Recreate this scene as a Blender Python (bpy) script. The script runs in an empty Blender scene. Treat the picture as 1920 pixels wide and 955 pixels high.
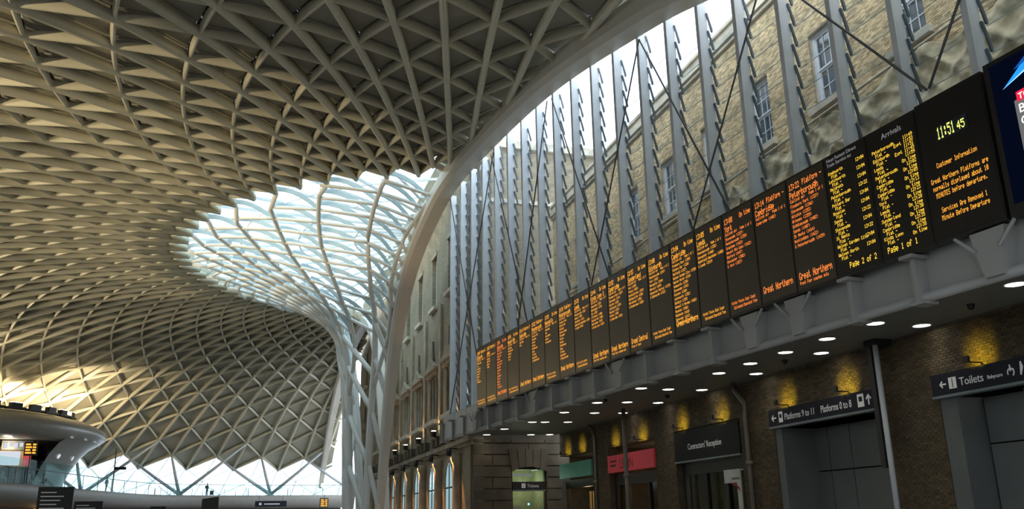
import bpy, math, random
import numpy as np
from mathutils import Vector, Matrix

random.seed(7)
SC = bpy.context.scene
COL = SC.collection

# ------------------------------------------------------------------ camera
CAMR = Matrix(((0.93210497, -0.08863503, -0.3511754),
               (-0.36176746, -0.2745653, -0.89091986),
               (-0.01745388, 0.95747466, -0.28798895)))
EYE = Vector((-12.0, 0.0, 1.7))
F_PX, CX, CY = 1650.0, 960.0, 477.5
cam_d = bpy.data.cameras.new('camera'); cam = bpy.data.objects.new('camera', cam_d); COL.objects.link(cam)
cam_d.sensor_width = 36.0; cam_d.lens = F_PX / 1920.0 * 36.0; cam_d.clip_end = 1000; cam_d.clip_start = 0.05
cam.matrix_world = Matrix.Translation(EYE) @ CAMR.to_4x4()
SC.camera = cam
def proj(p):
    c = CAMR.transposed() @ (Vector(p) - EYE)
    if c.z > -0.2: return None
    return CX - F_PX * c.x / c.z, CY + F_PX * c.y / c.z

# ------------------------------------------------------------------ sky, exposure
W = bpy.data.worlds.new('overcast_sky'); SC.world = W; W.use_nodes = True
bg = W.node_tree.nodes['Background']
bg.inputs[0].default_value = (0.80, 0.90, 1.0, 1); bg.inputs[1].default_value = 3.3
SC.view_settings.view_transform = 'Standard'; SC.view_settings.look = 'None'
SC.view_settings.gamma = 1.0; SC.view_settings.use_curve_mapping = False
SC.view_settings.exposure = 0.0
SC.cycles.max_bounces = 6; SC.cycles.diffuse_bounces = 3; SC.cycles.glossy_bounces = 2
SC.cycles.use_adaptive_sampling = True; SC.cycles.adaptive_threshold = .03
SC.cycles.transparent_max_bounces = 20; SC.cycles.sample_clamp_indirect = 6.0

def lamp(name, kind, loc, energy, color, target=None, parent=None, size=0.1, spot=None, blend=0.5):
    d = bpy.data.lights.new(name, kind); d.energy = energy; d.color = color
    if kind == 'AREA': d.size = size
    else: d.shadow_soft_size = size
    if spot: d.spot_size = math.radians(spot); d.spot_blend = blend
    o = bpy.data.objects.new(name, d); COL.objects.link(o); o.location = loc
    if target is not None:
        o.rotation_euler = (Vector(target) - Vector(loc)).to_track_quat('-Z', 'Y').to_euler()
    if parent is not None: o.parent = parent
    return o

# ------------------------------------------------------------------ materials
def mat(name, col, rough=0.6, metal=0.0, emit=0.0, ecol=None, spec=0.5, noise=0.0, nscale=3.0, bump=0.0, bscale=40.0, rnd=0.0):
    m = bpy.data.materials.new(name); m.use_nodes = True
    nt = m.node_tree; b = nt.nodes['Principled BSDF']
    b.inputs['Base Color'].default_value = (*col, 1); b.inputs['Roughness'].default_value = rough
    b.inputs['Metallic'].default_value = metal; b.inputs['Specular IOR Level'].default_value = spec
    if emit:
        b.inputs['Emission Color'].default_value = (*(ecol or col), 1); b.inputs['Emission Strength'].default_value = emit
    tc = None
    if noise or bump: tc = nt.nodes.new('ShaderNodeTexCoord')
    src = None
    if noise:
        n = nt.nodes.new('ShaderNodeTexNoise'); n.inputs['Scale'].default_value = nscale; n.inputs['Detail'].default_value = 6
        nt.links.new(tc.outputs['Object'], n.inputs['Vector'])
        mr = nt.nodes.new('ShaderNodeMapRange'); mr.inputs['From Min'].default_value = .3; mr.inputs['From Max'].default_value = .7
        mr.inputs['To Min'].default_value = 1 - noise; mr.inputs['To Max'].default_value = 1 + noise
        nt.links.new(n.outputs['Fac'], mr.inputs['Value']); src = mr.outputs[0]
    if rnd:
        g = nt.nodes.new('ShaderNodeNewGeometry'); oi = nt.nodes.new('ShaderNodeObjectInfo')
        ad = nt.nodes.new('ShaderNodeMath'); ad.operation = 'ADD'
        nt.links.new(g.outputs['Random Per Island'], ad.inputs[0]); nt.links.new(oi.outputs['Random'], ad.inputs[1])
        fr = nt.nodes.new('ShaderNodeMath'); fr.operation = 'FRACT'; nt.links.new(ad.outputs[0], fr.inputs[0])
        mr2 = nt.nodes.new('ShaderNodeMapRange'); mr2.inputs['To Min'].default_value = 1 - rnd; mr2.inputs['To Max'].default_value = 1 + rnd
        nt.links.new(fr.outputs[0], mr2.inputs['Value'])
        if src:
            mu = nt.nodes.new('ShaderNodeMath'); mu.operation = 'MULTIPLY'
            nt.links.new(src, mu.inputs[0]); nt.links.new(mr2.outputs[0], mu.inputs[1]); src = mu.outputs[0]
        else: src = mr2.outputs[0]
    if src:
        vm = nt.nodes.new('ShaderNodeVectorMath'); vm.operation = 'SCALE'; vm.inputs[0].default_value = col
        nt.links.new(src, vm.inputs['Scale']); nt.links.new(vm.outputs[0], b.inputs['Base Color'])
    if bump:
        n2 = nt.nodes.new('ShaderNodeTexNoise'); n2.inputs['Scale'].default_value = bscale; n2.inputs['Detail'].default_value = 4
        nt.links.new(tc.outputs['Object'], n2.inputs['Vector'])
        bp = nt.nodes.new('ShaderNodeBump'); bp.inputs['Strength'].default_value = bump; bp.inputs['Distance'].default_value = .02
        nt.links.new(n2.outputs['Fac'], bp.inputs['Height']); nt.links.new(bp.outputs[0], b.inputs['Normal'])
    return m

def glass_mat(name, tint=(0.93, 0.97, 0.98), refl=0.05, rough=0.02):
    m = bpy.data.materials.new(name); m.use_nodes = True; nt = m.node_tree; nt.nodes.clear()
    o = nt.nodes.new('ShaderNodeOutputMaterial'); t = nt.nodes.new('ShaderNodeBsdfTransparent'); g = nt.nodes.new('ShaderNodeBsdfGlossy')
    t.inputs[0].default_value = (*tint, 1); g.inputs['Roughness'].default_value = rough
    f = nt.nodes.new('ShaderNodeFresnel'); f.inputs[0].default_value = 1.45
    ad = nt.nodes.new('ShaderNodeMath'); ad.operation = 'MULTIPLY'; ad.inputs[1].default_value = refl / .04
    cl = nt.nodes.new('ShaderNodeClamp'); cl.inputs['Max'].default_value = .6
    mx = nt.nodes.new('ShaderNodeMixShader')
    ge = nt.nodes.new('ShaderNodeNewGeometry'); inv = nt.nodes.new('ShaderNodeMath'); inv.operation = 'SUBTRACT'; inv.inputs[0].default_value = 1.0
    m2 = nt.nodes.new('ShaderNodeMath'); m2.operation = 'MULTIPLY'; nt.links.new(ge.outputs['Backfacing'], inv.inputs[1])
    nt.links.new(f.outputs[0], ad.inputs[0]); nt.links.new(ad.outputs[0], m2.inputs[0]); nt.links.new(inv.outputs[0], m2.inputs[1]); nt.links.new(m2.outputs[0], cl.inputs[0]); nt.links.new(cl.outputs[0], mx.inputs[0])
    nt.links.new(t.outputs[0], mx.inputs[1]); nt.links.new(g.outputs[0], mx.inputs[2]); nt.links.new(mx.outputs[0], o.inputs[0])
    return m

def emis(name, col, s):
    m = bpy.data.materials.new(name); m.use_nodes = True; nt = m.node_tree; nt.nodes.clear()
    o = nt.nodes.new('ShaderNodeOutputMaterial'); e = nt.nodes.new('ShaderNodeEmission')
    e.inputs[0].default_value = (*col, 1); e.inputs[1].default_value = s; nt.links.new(e.outputs[0], o.inputs[0])
    return m

def brick_tex(name, c1, c2, mortar, sc=1.0):
    m = bpy.data.materials.new(name); m.use_nodes = True; nt = m.node_tree; b = nt.nodes['Principled BSDF']
    tc = nt.nodes.new('ShaderNodeTexCoord'); sp = nt.nodes.new('ShaderNodeSeparateXYZ'); cb = nt.nodes.new('ShaderNodeCombineXYZ')
    nt.links.new(tc.outputs['Object'], sp.inputs[0])
    nt.links.new(sp.outputs['X'], cb.inputs['X']); nt.links.new(sp.outputs['Z'], cb.inputs['Y'])
    br = nt.nodes.new('ShaderNodeTexBrick'); br.inputs['Scale'].default_value = sc
    br.inputs['Color1'].default_value = (*c1, 1); br.inputs['Color2'].default_value = (*c2, 1); br.inputs['Mortar'].default_value = (*mortar, 1)
    br.inputs['Brick Width'].default_value = .235; br.inputs['Row Height'].default_value = .085; br.inputs['Mortar Size'].default_value = .008
    nt.links.new(cb.outputs[0], br.inputs['Vector'])
    n = nt.nodes.new('ShaderNodeTexNoise'); n.inputs['Scale'].default_value = .7; n.inputs['Detail'].default_value = 6
    nt.links.new(tc.outputs['Object'], n.inputs['Vector'])
    mr = nt.nodes.new('ShaderNodeMapRange'); mr.inputs['To Min'].default_value = .6; mr.inputs['To Max'].default_value = 1.35
    nt.links.new(n.outputs['Fac'], mr.inputs['Value'])
    vm = nt.nodes.new('ShaderNodeVectorMath'); vm.operation = 'SCALE'
    nt.links.new(br.outputs['Color'], vm.inputs[0]); nt.links.new(mr.outputs[0], vm.inputs['Scale']); nt.links.new(vm.outputs[0], b.inputs['Base Color'])
    bp = nt.nodes.new('ShaderNodeBump'); bp.inputs['Strength'].default_value = .5; bp.inputs['Distance'].default_value = .01; bp.invert = True
    nt.links.new(br.outputs['Fac'], bp.inputs['Height']); nt.links.new(bp.outputs[0], b.inputs['Normal'])
    b.inputs['Roughness'].default_value = .9
    return m

M_RIB = mat('cream_steel', (.62, .585, .455), .42, noise=.06, nscale=.6)
M_PAN = mat('beige_cladding', (.36, .34, .27), .55, noise=.10, nscale=.5, rnd=.06)
M_DECK = mat('roof_deck', (.14, .13, .12), .9, noise=.1)
M_WHITE = mat('white_painted_steel', (.74, .76, .75), .35, noise=.05, nscale=.5)
M_PALE = mat('pale_blue_steel', (.46, .57, .60), .4, noise=.05)
M_ARCH = mat('arch_steel', (.66, .63, .56), .45, noise=.06, nscale=.4)
M_GREY = mat('grey_painted_steel', (.46, .49, .51), .45, noise=.06, nscale=1.0)
M_FIN = mat('pale_blue_fin_paint', (.80, .86, .92), .35, noise=.05)
M_BRKT = mat('dark_bracket_steel', (.12, .17, .21), .4, noise=.05)
M_ROD = mat('dark_steel_rod', (.14, .14, .14), .5, noise=.05)
M_GLASS = glass_mat('clear_glass')
M_GLASSK = glass_mat('skylight_glass', (.80, .87, .88))
M_GLASSW = glass_mat('louvre_glass', (.90, .95, .98), .05)
M_GLASSB = glass_mat('balustrade_glass', (.78, .90, .90), .018, .05)
M_GLASSD = glass_mat('door_glass', (.75, .78, .75), .015, .1)
M_BAR = mat('white_glazing_bar', (.75, .8, .82), .5, noise=.05)
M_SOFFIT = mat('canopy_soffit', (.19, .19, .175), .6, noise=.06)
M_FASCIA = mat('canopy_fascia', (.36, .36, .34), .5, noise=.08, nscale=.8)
M_CASE = mat('black_display_case', (.012, .012, .013), .4, noise=.1)
M_SCREEN = mat('brown_display_screen', (.045, .036, .028), .33, spec=.7, noise=.15, nscale=1.5)
M_SCREENB = mat('black_display_screen', (.008, .008, .009), .35, noise=.1)
E_AMBER = emis('amber_led', (1.0, .42, .05), 1.5)
E_RED = emis('orange_red_led', (1.0, .26, .05), 1.5)
E_YEL = emis('yellow_led', (1.0, .62, .06), 1.5)
E_CLOCK = emis('clock_led', (.85, .95, .18), 1.6)
E_GREY = emis('dim_white_print', (.5, .5, .52), .35)
M_STOCK = mat('yellow_stock_brick', (.62, .47, .27), .9, rnd=.38, noise=.22, nscale=.7, bump=.3)
M_MORT = mat('pale_mortar', (.5, .43, .32), .95, noise=.2, bump=.2)
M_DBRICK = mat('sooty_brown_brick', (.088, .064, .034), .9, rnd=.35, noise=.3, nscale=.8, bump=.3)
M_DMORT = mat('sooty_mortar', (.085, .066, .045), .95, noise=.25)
M_FARB = brick_tex('far_stock_brick', (.33, .27, .17), (.24, .19, .12), (.28, .25, .19))
M_STONE = mat('weathered_stone', (.33, .27, .19), .85, noise=.3, nscale=1.2, bump=.3)
M_DSTONE = mat('dark_weathered_stone', (.115, .092, .062), .85, noise=.35, nscale=1.0, bump=.4)
M_COPE = mat('pale_coping_stone', (.55, .49, .38), .8, noise=.2, nscale=2, bump=.3)
M_SASH = mat('white_sash_paint', (.72, .74, .76), .5, noise=.08)
M_PANE = mat('dark_window_glass', (.06, .08, .10), .06, spec=1.0, noise=.1)
M_CLOTH = mat('beige_tarpaulin', (.46, .38, .24), .85, noise=.35, nscale=2.5, bump=1.0, bscale=5)
M_LAMP = emis('downlight_lens', (1.0, .97, .88), 9.0)
M_LAMPR = mat('downlight_ring', (.5, .5, .48), .4, noise=.05)
M_NAVY = mat('navy_sign', (.016, .017, .026), .6, spec=.2, noise=.08)
M_TRIM = mat('grey_sign_trim', (.16, .2, .21), .4, noise=.05)
M_PRINT = mat('white_print', (.62, .62, .60), .6, emit=.12, noise=.04)
M_PLAST = mat('grey_wall_panel', (.12, .13, .125), .55, noise=.12, nscale=1.2)
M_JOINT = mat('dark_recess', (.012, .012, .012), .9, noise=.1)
M_PIPE = mat('brown_iron_pipe', (.16, .14, .11), .45, noise=.15)
M_BLACK = mat('black_paint', (.015, .015, .016), .5, noise=.1)
M_REDS = mat('red_sign', (.45, .035, .05), .5, emit=.10, ecol=(.7, .04, .07), noise=.06)
M_REDD = mat('dark_red_print', (.14, .015, .02), .6, noise=.05)
M_GRNS = mat('green_sign', (.05, .22, .16), .5, emit=.04, ecol=(.06, .35, .25), noise=.08)
M_FLOOR = mat('pale_terrazzo', (.36, .34, .31), .35, noise=.06, nscale=3)
M_GROUND = mat('outdoor_paving', (.25, .25, .24), .8, noise=.1)
M_MEZZ = mat('grey_plaster', (.27, .26, .24), .5, noise=.06)
M_POD = mat('smooth_grey_shell', (.36, .35, .32), .3, noise=.05)
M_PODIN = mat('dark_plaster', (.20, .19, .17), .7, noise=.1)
M_WOOD = mat('lit_timber', (.5, .34, .17), .6, noise=.2, nscale=4)
M_ROOM = mat('shop_back_wall', (.10, .085, .06), .8, noise=.2)
M_PALEG = mat('pale_green_wall', (.34, .36, .22), .7, noise=.15)
E_WARM = emis('warm_shop_light', (1.0, .55, .2), 1.2)
E_WHITE = emis('white_screen_light', (.85, .9, 1.0), .8)
E_FLOOD = emis('floodlight_lens', (1.0, .86, .6), 25.0)

# ------------------------------------------------------------------ mesh helper
class MB:
    def __init__(s): s.v = []; s.f = []
    def add(s, vs, fs):
        o = len(s.v); s.v += [tuple(p) for p in vs]; s.f += [tuple(i + o for i in f) for f in fs]; return s
    def box(s, x0, x1, y0, y1, z0, z1, M=None):
        vs = [Vector((x, y, z)) for z in (z0, z1) for y in (y0, y1) for x in (x0, x1)]
        if M is not None: vs = [M @ p for p in vs]
        return s.add(vs, [(0, 2, 3, 1), (4, 5, 7, 6), (0, 1, 5, 4), (2, 6, 7, 3), (0, 4, 6, 2), (1, 3, 7, 5)])
    def quad(s, a, b, c, d): return s.add([a, b, c, d], [(0, 1, 2, 3)])
    def prism(s, poly, off):
        n = len(poly); off = Vector(off)
        vs = [Vector(p) for p in poly] + [Vector(p) + off for p in poly]
        return s.add(vs, [tuple(range(n - 1, -1, -1)), tuple(range(n, 2 * n))] + [(i, (i + 1) % n, n + (i + 1) % n, n + i) for i in range(n)])
    def sweep(s, pts, sec, up=Vector((0, 0, 1)), closed=False, scales=None):
        """sec: list of (side, up) pairs; pts: polyline; up: vector or list"""
        pts = [Vector(p) for p in pts]; n = len(pts); k = len(sec); vs = []
        for i, p in enumerate(pts):
            t = (pts[min(i + 1, n - 1)] - pts[max(i - 1, 0)]).normalized()
            u = up[i] if isinstance(up, list) else up
            sd = t.cross(u); sd = sd.normalized() if sd.length > 1e-5 else Vector((1, 0, 0)); uu = sd.cross(t).normalized()
            q = scales[i] if scales else 1.0
            vs += [p + sd * (a * q) + uu * (b * q) for a, b in sec]
        fs = [(i * k + j, i * k + (j + 1) % k, (i + 1) * k + (j + 1) % k, (i + 1) * k + j) for i in range(n - 1) for j in range(k)]
        fs += [tuple(range(k - 1, -1, -1)), tuple((n - 1) * k + j for j in range(k))]
        return s.add(vs, fs)
    def tube(s, pts, r, n=8, up=Vector((0, 0, 1)), rz=None):
        return s.sweep(pts, [(r * math.cos(2 * math.pi * j / n), (rz or r) * math.sin(2 * math.pi * j / n)) for j in range(n)], up)
    def lathe(s, prof, n=24, c=(0, 0, 0), a0=0, a1=2 * math.pi, sx=1, sy=1):
        full = abs(a1 - a0 - 2 * math.pi) < 1e-6; m = n if full else n + 1
        vs = [(c[0] + r * sx * math.cos(a0 + (a1 - a0) * j / n), c[1] + r * sy * math.sin(a0 + (a1 - a0) * j / n), c[2] + z) for r, z in prof for j in range(m)]
        fs = [(i * m + j, i * m + (j + 1) % m, (i + 1) * m + (j + 1) % m, (i + 1) * m + j) for i in range(len(prof) - 1) for j in range(n if full else n)]
        return s.add(vs, fs)
    def build(s, name, m, parent=None, smooth=False, kind=None, loc=None):
        me = bpy.data.meshes.new(name); me.from_pydata(s.v, [], s.f); me.update()
        return mesh_obj(name, me, m, parent, smooth, kind, loc)

def mesh_obj(name, me, m, parent=None, smooth=False, kind=None, loc=None):
    if m is not None and not me.materials: me.materials.append(m)
    if smooth and len(me.polygons): me.polygons.foreach_set('use_smooth', [True] * len(me.polygons))
    o = bpy.data.objects.new(name, me); COL.objects.link(o)
    if parent is not None: o.parent = parent
    if kind: o['kind'] = kind
    if loc is not None: o.location = loc
    return o

def tag(o, label, cat, group=None, kind=None):
    o['label'] = label; o['category'] = cat
    if group: o['group'] = group
    if kind: o['kind'] = kind
    return o
def thing(name, label, cat, M=None, group=None, kind=None):
    o = bpy.data.objects.new(name, None); COL.objects.link(o); o.empty_display_size = .2
    if M is not None: o.matrix_world = M if isinstance(M, Matrix) else Matrix.Translation(Vector(M))
    return tag(o, label, cat, group, kind)

def frame(o, x, y): # right-handed frame from x, y axes
    x = Vector(x).normalized(); y = Vector(y).normalized(); z = x.cross(y)
    M = Matrix((x, y, z)).transposed().to_4x4(); M.translation = Vector(o); return M

def text_mesh(txt, size, align='LEFT', ext=0.003):
    cu = bpy.data.curves.new('lettering', 'FONT'); cu.body = txt; cu.size = size; cu.align_x = align; cu.extrude = ext; cu.resolution_u = 3
    ob = bpy.data.objects.new('lettering', cu); COL.objects.link(ob)
    dg = bpy.context.evaluated_depsgraph_get(); dg.update()
    me = bpy.data.meshes.new_from_object(ob.evaluated_get(dg)); bpy.data.objects.remove(ob); bpy.data.curves.remove(cu)
    me.materials.clear(); return me
def text(name, txt, size, m, parent, M, align='LEFT', bold=0, sx=1.0):
    me = text_mesh(txt, size, align); o = mesh_obj(name, me, m, parent); o.matrix_basis = M @ Matrix.Diagonal((sx, 1, 1, 1)); return o

F5 = {}
_font = ("0000000000 00005F0000 0007000700 147F147F14 242A7F2A12 2313086462 3649552250 0005030000 001C224100 0041221C00 082A1C2A08 08083E0808 0050300000 0808080808 0060600000 2010080402 "
 "3E5149453E 00427F4000 4261514946 2141454B31 1814127F10 2745454539 3C4A494930 0171090503 3649494936 064949291E 0036360000 0056360000 0008142241 1414141414 4122140800 0201510906 324979413E "
 "7E1111117E 7F49494936 3E41414122 7F4141221C 7F49494941 7F09090101 3E41415132 7F0808087F 00417F4100 2040413F01 7F08142241 7F40404040 7F0204027F 7F0408107F 3E4141413E 7F09090906 3E4151215E 7F09192946 4649494931 01017F0101 3F4040403F 1F2040201F 7F2018207F 6314081463 0304780403 6151494543 "
 "0000000000 0000000000 0000000000 0000000000 0000000000 0000000000 "
 "2054545478 7F48444438 3844444420 384444487F 3854545418 087E090102 0C5252523E 7F08040478 00447D4000 2040443D00 007F102844 00417F4000 7C04180478 7C08040478 3844444438 7C14141408 081414187C 7C08040408 4854545420 043F444020 3C4040207C 1C2040201C 3C4030403C 4428102844 0C5050503C 4464544C44").split()
for _i, _h in enumerate(_font): F5[chr(32 + _i)] = [int(_h[k:k + 2], 16) for k in range(0, 10, 2)]
def dots(mb, txt, x, z, h, w=None, align='l', y=0.0):
    """5x7 led lettering on the local x (right) / z (up) face; h letter height, w advance"""
    px = h / 7.0; w = w or h * .62; cw = w / 6.0
    if align == 'r': x -= w * len(txt)
    if align == 'c': x -= w * len(txt) / 2
    for ch in txt:
        cols = F5.get(ch, F5[' '])
        for r in range(7):
            c = 0
            while c < 5:
                if cols[c] >> r & 1:
                    e = c
                    while e < 5 and cols[e] >> r & 1: e += 1
                    zz = z - r * px
                    mb.quad((x + c * cw, y, zz - px * .95), (x + e * cw - cw * .05, y, zz - px * .95), (x + e * cw - cw * .05, y, zz), (x + c * cw, y, zz))
                    c = e
                else: c += 1
        x += w

# ------------------------------------------------------------------ roof lattice
XC, YC, DM, PN = 4.826857, 53.149988, 5.346566, 12.186721
RA, RB, RC = 3.9588144, 0.0501982, -0.00038549
ZP = [-1.2461302700792037e-09, -6.0792748125719005e-05, -0.0013704029439744257, 0.08715157091059497, 16.69333911163815]
def ri(i): return math.exp(RA + RB * i + RC * i * i)
def zr(r):
    if r > 52: return float(np.polyval(ZP, 52)) - .48 * (r - 52)
    return float(np.polyval(ZP, r))
def node(i, m, up=0.0):
    r = ri(i); a = math.radians(PN + DM * m / 2); s = (zr(r + .1) - zr(r - .1)) / .2
    d = Vector((-math.sin(a), math.cos(a), 0)); n = (Vector((0, 0, 1)) - d * s).normalized()
    return Vector((XC, YC, 0)) + d * r + Vector((0, 0, zr(r))) + n * up, n
def side(p):   # > 0 outside the concourse
    return p.x + .35 if p.y < YC else p.x - (.7 + .09 * (p.y - 38.2))
def clip(poly):
    out = []
    for k in range(len(poly)):
        a, b = poly[k], poly[(k + 1) % len(poly)]; fa, fb = side(a), side(b)
        if fa <= 0: out.append(a)
        if (fa <= 0) != (fb <= 0): out.append(a + (b - a) * (fa / (fa - fb)))
    return out
def cut(a, b):
    fa, fb = side(a), side(b)
    if fa > 0 and fb > 0: return None
    if fa > 0: a = a + (b - a) * (fa / (fa - fb))
    elif fb > 0: b = a + (b - a) * (fa / (fa - fb))
    return (a, b) if (a - b).length > .15 else None
def px_area(pts):
    q = [proj(p) for p in pts]
    if any(t is None for t in q): return 0.0
    cx_ = sum(t[0] for t in q) / len(q); cy_ = sum(t[1] for t in q) / len(q)
    if not (-20 < cx_ < 1940 and -20 < cy_ < 975): return 0.0
    return abs(sum(q[k][0] * q[(k + 1) % len(q)][1] - q[(k + 1) % len(q)][0] * q[k][1] for k in range(len(q)))) / 2
I0, I1, MR = -20, 1, range(-6, 66)

ceiling = thing('ceiling', 'vaulted white steel lattice roof over the concourse', 'roof', (XC, YC, 0), kind='structure')
OFF = Vector((XC, YC, 0))
ELL = lambda w, h, n=8: [(w * math.cos(2 * math.pi * j / n), h * math.sin(2 * math.pi * j / n)) for j in range(n)]
for m in MR:
    pts, ups = [], []
    prev = None
    for i in range(I0, I1 + 1):
        if (i - m) % 2: continue
        p, n = node(i, m)
        if side(p) > 0:
            if pts:
                c = cut(pts[-1], p)
                if c: pts.append(c[1]); ups.append(n)
                break
            prev = (p, n); continue
        if prev:
            c = cut(prev[0], p)
            if c: pts.append(c[0]); ups.append(prev[1])
            prev = None
        pts.append(p); ups.append(n)
    if len(pts) > 1:
        MB().sweep([p - OFF for p in pts], [(a, b + .11) for a, b in ELL(.13, .21)], ups).build('radial_rib', M_RIB, ceiling, True)
# diagonal ribs: a leaf shaped member with a straight lower edge
rib = MB(); NS = 7; SEC = 8; vs = []
for k in range(NS):
    s = k / (NS - 1); g = .70 + .30 * math.sin(math.pi * s); gh = .58 + .42 * math.sin(math.pi * s)
    for j in range(SEC):
        a = 2 * math.pi * j / SEC; vs.append((s, .5 * g * math.cos(a), gh * (.5 + .5 * math.sin(a))))
rib.add(vs, [(k * SEC + j, k * SEC + (j + 1) % SEC, (k + 1) * SEC + (j + 1) % SEC, (k + 1) * SEC + j) for k in range(NS - 1) for j in range(SEC)])
rib_me = bpy.data.meshes.new('diagonal_rib'); rib_me.from_pydata(rib.v, [], rib.f); rib_me.materials.append(M_RIB)
rib_me.polygons.foreach_set('use_smooth', [True] * len(rib_me.polygons))
def rib_matrix(a, b, n, w, h):
    t = b - a; L = t.length; t = t / L; sd = n.cross(t).normalized(); u = t.cross(sd)
    return Matrix(((t.x * L, sd.x * w, u.x * h, a.x), (t.y * L, sd.y * w, u.y * h, a.y), (t.z * L, sd.z * w, u.z * h, a.z), (0, 0, 0, 1)))
cand = []
for i in range(I0, I1):
    for m in MR:
        if (i - m) % 2: continue
        a, n = node(i, m)
        for dm in (1, -1):
            b, _ = node(i + 1, m + dm); c = cut(a, b)
            if not c: continue
            h = n * .55; cand.append((px_area([c[0], c[1], c[1] + h, c[0] + h]), c[0], c[1], n))
cand.sort(key=lambda t: -t[0])
for k, (ar, a, b, n) in enumerate(cand[:300]):
    o = mesh_obj('diagonal_rib', rib_me, None, ceiling); o.matrix_basis = Matrix.Translation(-OFF) @ rib_matrix(a, b, n, .18, .37)
st = MB()
for ar, a, b, n in cand[300:]:
    Mx = Matrix.Translation(-OFF) @ rib_matrix(a, b, n, .18, .37); st.add([Mx @ Vector(v) for v in rib.v], rib.f)
st.build('diagonal_ribs', M_RIB, ceiling, True, 'stuff')
# cladding panels, one per triangle, and the closed deck above them
pc = []; deck = MB()
for i in range(I0, I1 - 1):
    for m in MR:
        if (i - m) % 2: continue
        for dm in (1, -1):
            tri = [node(i, m, .41)[0], node(i + 1, m + dm, .41)[0], node(i + 2, m, .41)[0]]
            n = node(i + 1, m + dm)[1]
            if dm < 0: tri = [tri[0], tri[2], tri[1]]
            poly = clip(tri)
            if len(poly) < 3: continue
            deck.add([p + n * .22 - OFF for p in poly], [tuple(range(len(poly)))])
            ctr = sum(poly, Vector()) / len(poly)
            ins = [p + (ctr - p).normalized() * min(.10, (ctr - p).length * .4) for p in poly]
            pc.append((px_area(ins), [p - OFF for p in ins], n))
pc.sort(key=lambda t: -t[0])
for ar, poly, n in pc[:300]: MB().prism(poly, n * .07).build('ceiling_panel', M_PAN, ceiling)
st = MB()
for ar, poly, n in pc[300:]: st.prism(poly, n * .07)
st.build('ceiling_panels', M_PAN, ceiling, kind='stuff')
deck.build('roof_deck', M_DECK, ceiling)
for i, ia, ib in ((-20, -20, -19), (0, 0, 1)):      # closing strips along the skylight rim and the zigzag eaves
    for m in MR:
        if (ia - m) % 2: continue
        for dm in (1, -1):
            a0, a1, b0, b1 = node(ia, m, .1)[0], node(ia, m, .8)[0], node(ib, m + dm, .1)[0], node(ib, m + dm, .8)[0]
            if side(a0) > 0 or side(b0) > 0: continue
            nn = (b0 - a0).cross(a1 - a0).normalized() * .03
            MB().prism([p - OFF for p in (a0, b0, b1, a1)], nn).build('edge_strip', M_RIB, ceiling)

# ------------------------------------------------------------------ arch edge beam
ARCH = [(56.0, -2.5), (54.5, -1.0), (52.2, 0.0), (51.6, 1.0), (50.9, 2.4), (50.1, 4.5), (48.9, 8.0), (47.34, 11.33), (45.74, 13.4), (43.64, 14.95), (40.7, 16.1), (37.17, 16.84), (31.42, 16.78), (25.52, 16.29), (19.73, 15.17), (16.4, 14.3), (10.5, 12.3), (5.0, 9.9), (0.0, 7.3), (-3.0, 5.6)][2:]
def smooth_poly(P, n=6):
    P = [Vector(p) for p in P]; out = []
    for k in range(len(P) - 1):
        p0 = P[max(k - 1, 0)]; p1 = P[k]; p2 = P[k + 1]; p3 = P[min(k + 2, len(P) - 1)]
        for j in range(n):
            t = j / n; out.append(.5 * ((2 * p1) + (p2 - p0) * t + (2 * p0 - 5 * p1 + 4 * p2 - p3) * t * t + (3 * p1 - p0 - 3 * p2 + p3) * t ** 3))
    return out + [P[-1]]
AS = smooth_poly([(0, y, z) for y, z in ARCH])
def arch_z(Y):
    for a, b in zip(AS[24:-1], AS[25:]):
        if b.y <= Y <= a.y: return a.z + (b.z - a.z) * (Y - a.y) / (b.y - a.y)
    return 6.0
def arch_mesh(pts, xs, name, label, tip=None):
    """box section swept along a curve in a vertical plane; grows upward and outward from the curve, which is its lower facade-side edge"""
    t = thing(name, label, 'beam', (0, 0, 0), kind='structure')
    vs = []; n = len(pts)
    for i, p in enumerate(pts):
        d = (pts[min(i + 1, n - 1)] - pts[max(i - 1, 0)]).normalized(); hor = Vector((0, 0, 1)).cross(xs).normalized()
        nrm = xs.cross(d); nrm = nrm if nrm.z > 0 or (nrm.z == 0) else -nrm
        if i > 0 and nrm.dot(prevn) < 0: nrm = -nrm
        prevn = nrm
        q = .5 + .5 * min(1, max(0, (p.z - 2) / 13)); vs += [p + xs * (a * q) + nrm * (b * q) for a, b in ((0, 0), (-.62, 0), (-.80, .16), (-.80, .72), (0, .72))]
    k = 5; b = MB().add(vs, [(i * k + j, i * k + (j + 1) % k, (i + 1) * k + (j + 1) % k, (i + 1) * k + j) for i in range(n - 1) for j in range(k)] + [tuple(range(k)), tuple((n - 1) * k + j for j in range(k))])
    b.build('arch_beam', M_ARCH, t); return t
prevn = Vector((0, 0, 1))
prevn = Vector((0, -1, 0))
arch_mesh(list(reversed(AS)), Vector((1, 0, 0)), 'trim_1', 'cream arched edge beam curving down to the funnel beside the glass wall')
dN = Vector((.09, 1, 0)).normalized(); xN = Vector((1, -.09, 0)).normalized()
AN = [Vector((1.3, 53.5, 0)) + dN * (53.5 - p.y) + Vector((0, 0, p.z)) for p in AS]
prevn = Vector((0, 1, 0))
arch_mesh(list(reversed(AN)), xN, 'trim_2', 'cream arched edge beam running north beyond the funnel along the brick range')

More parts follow.
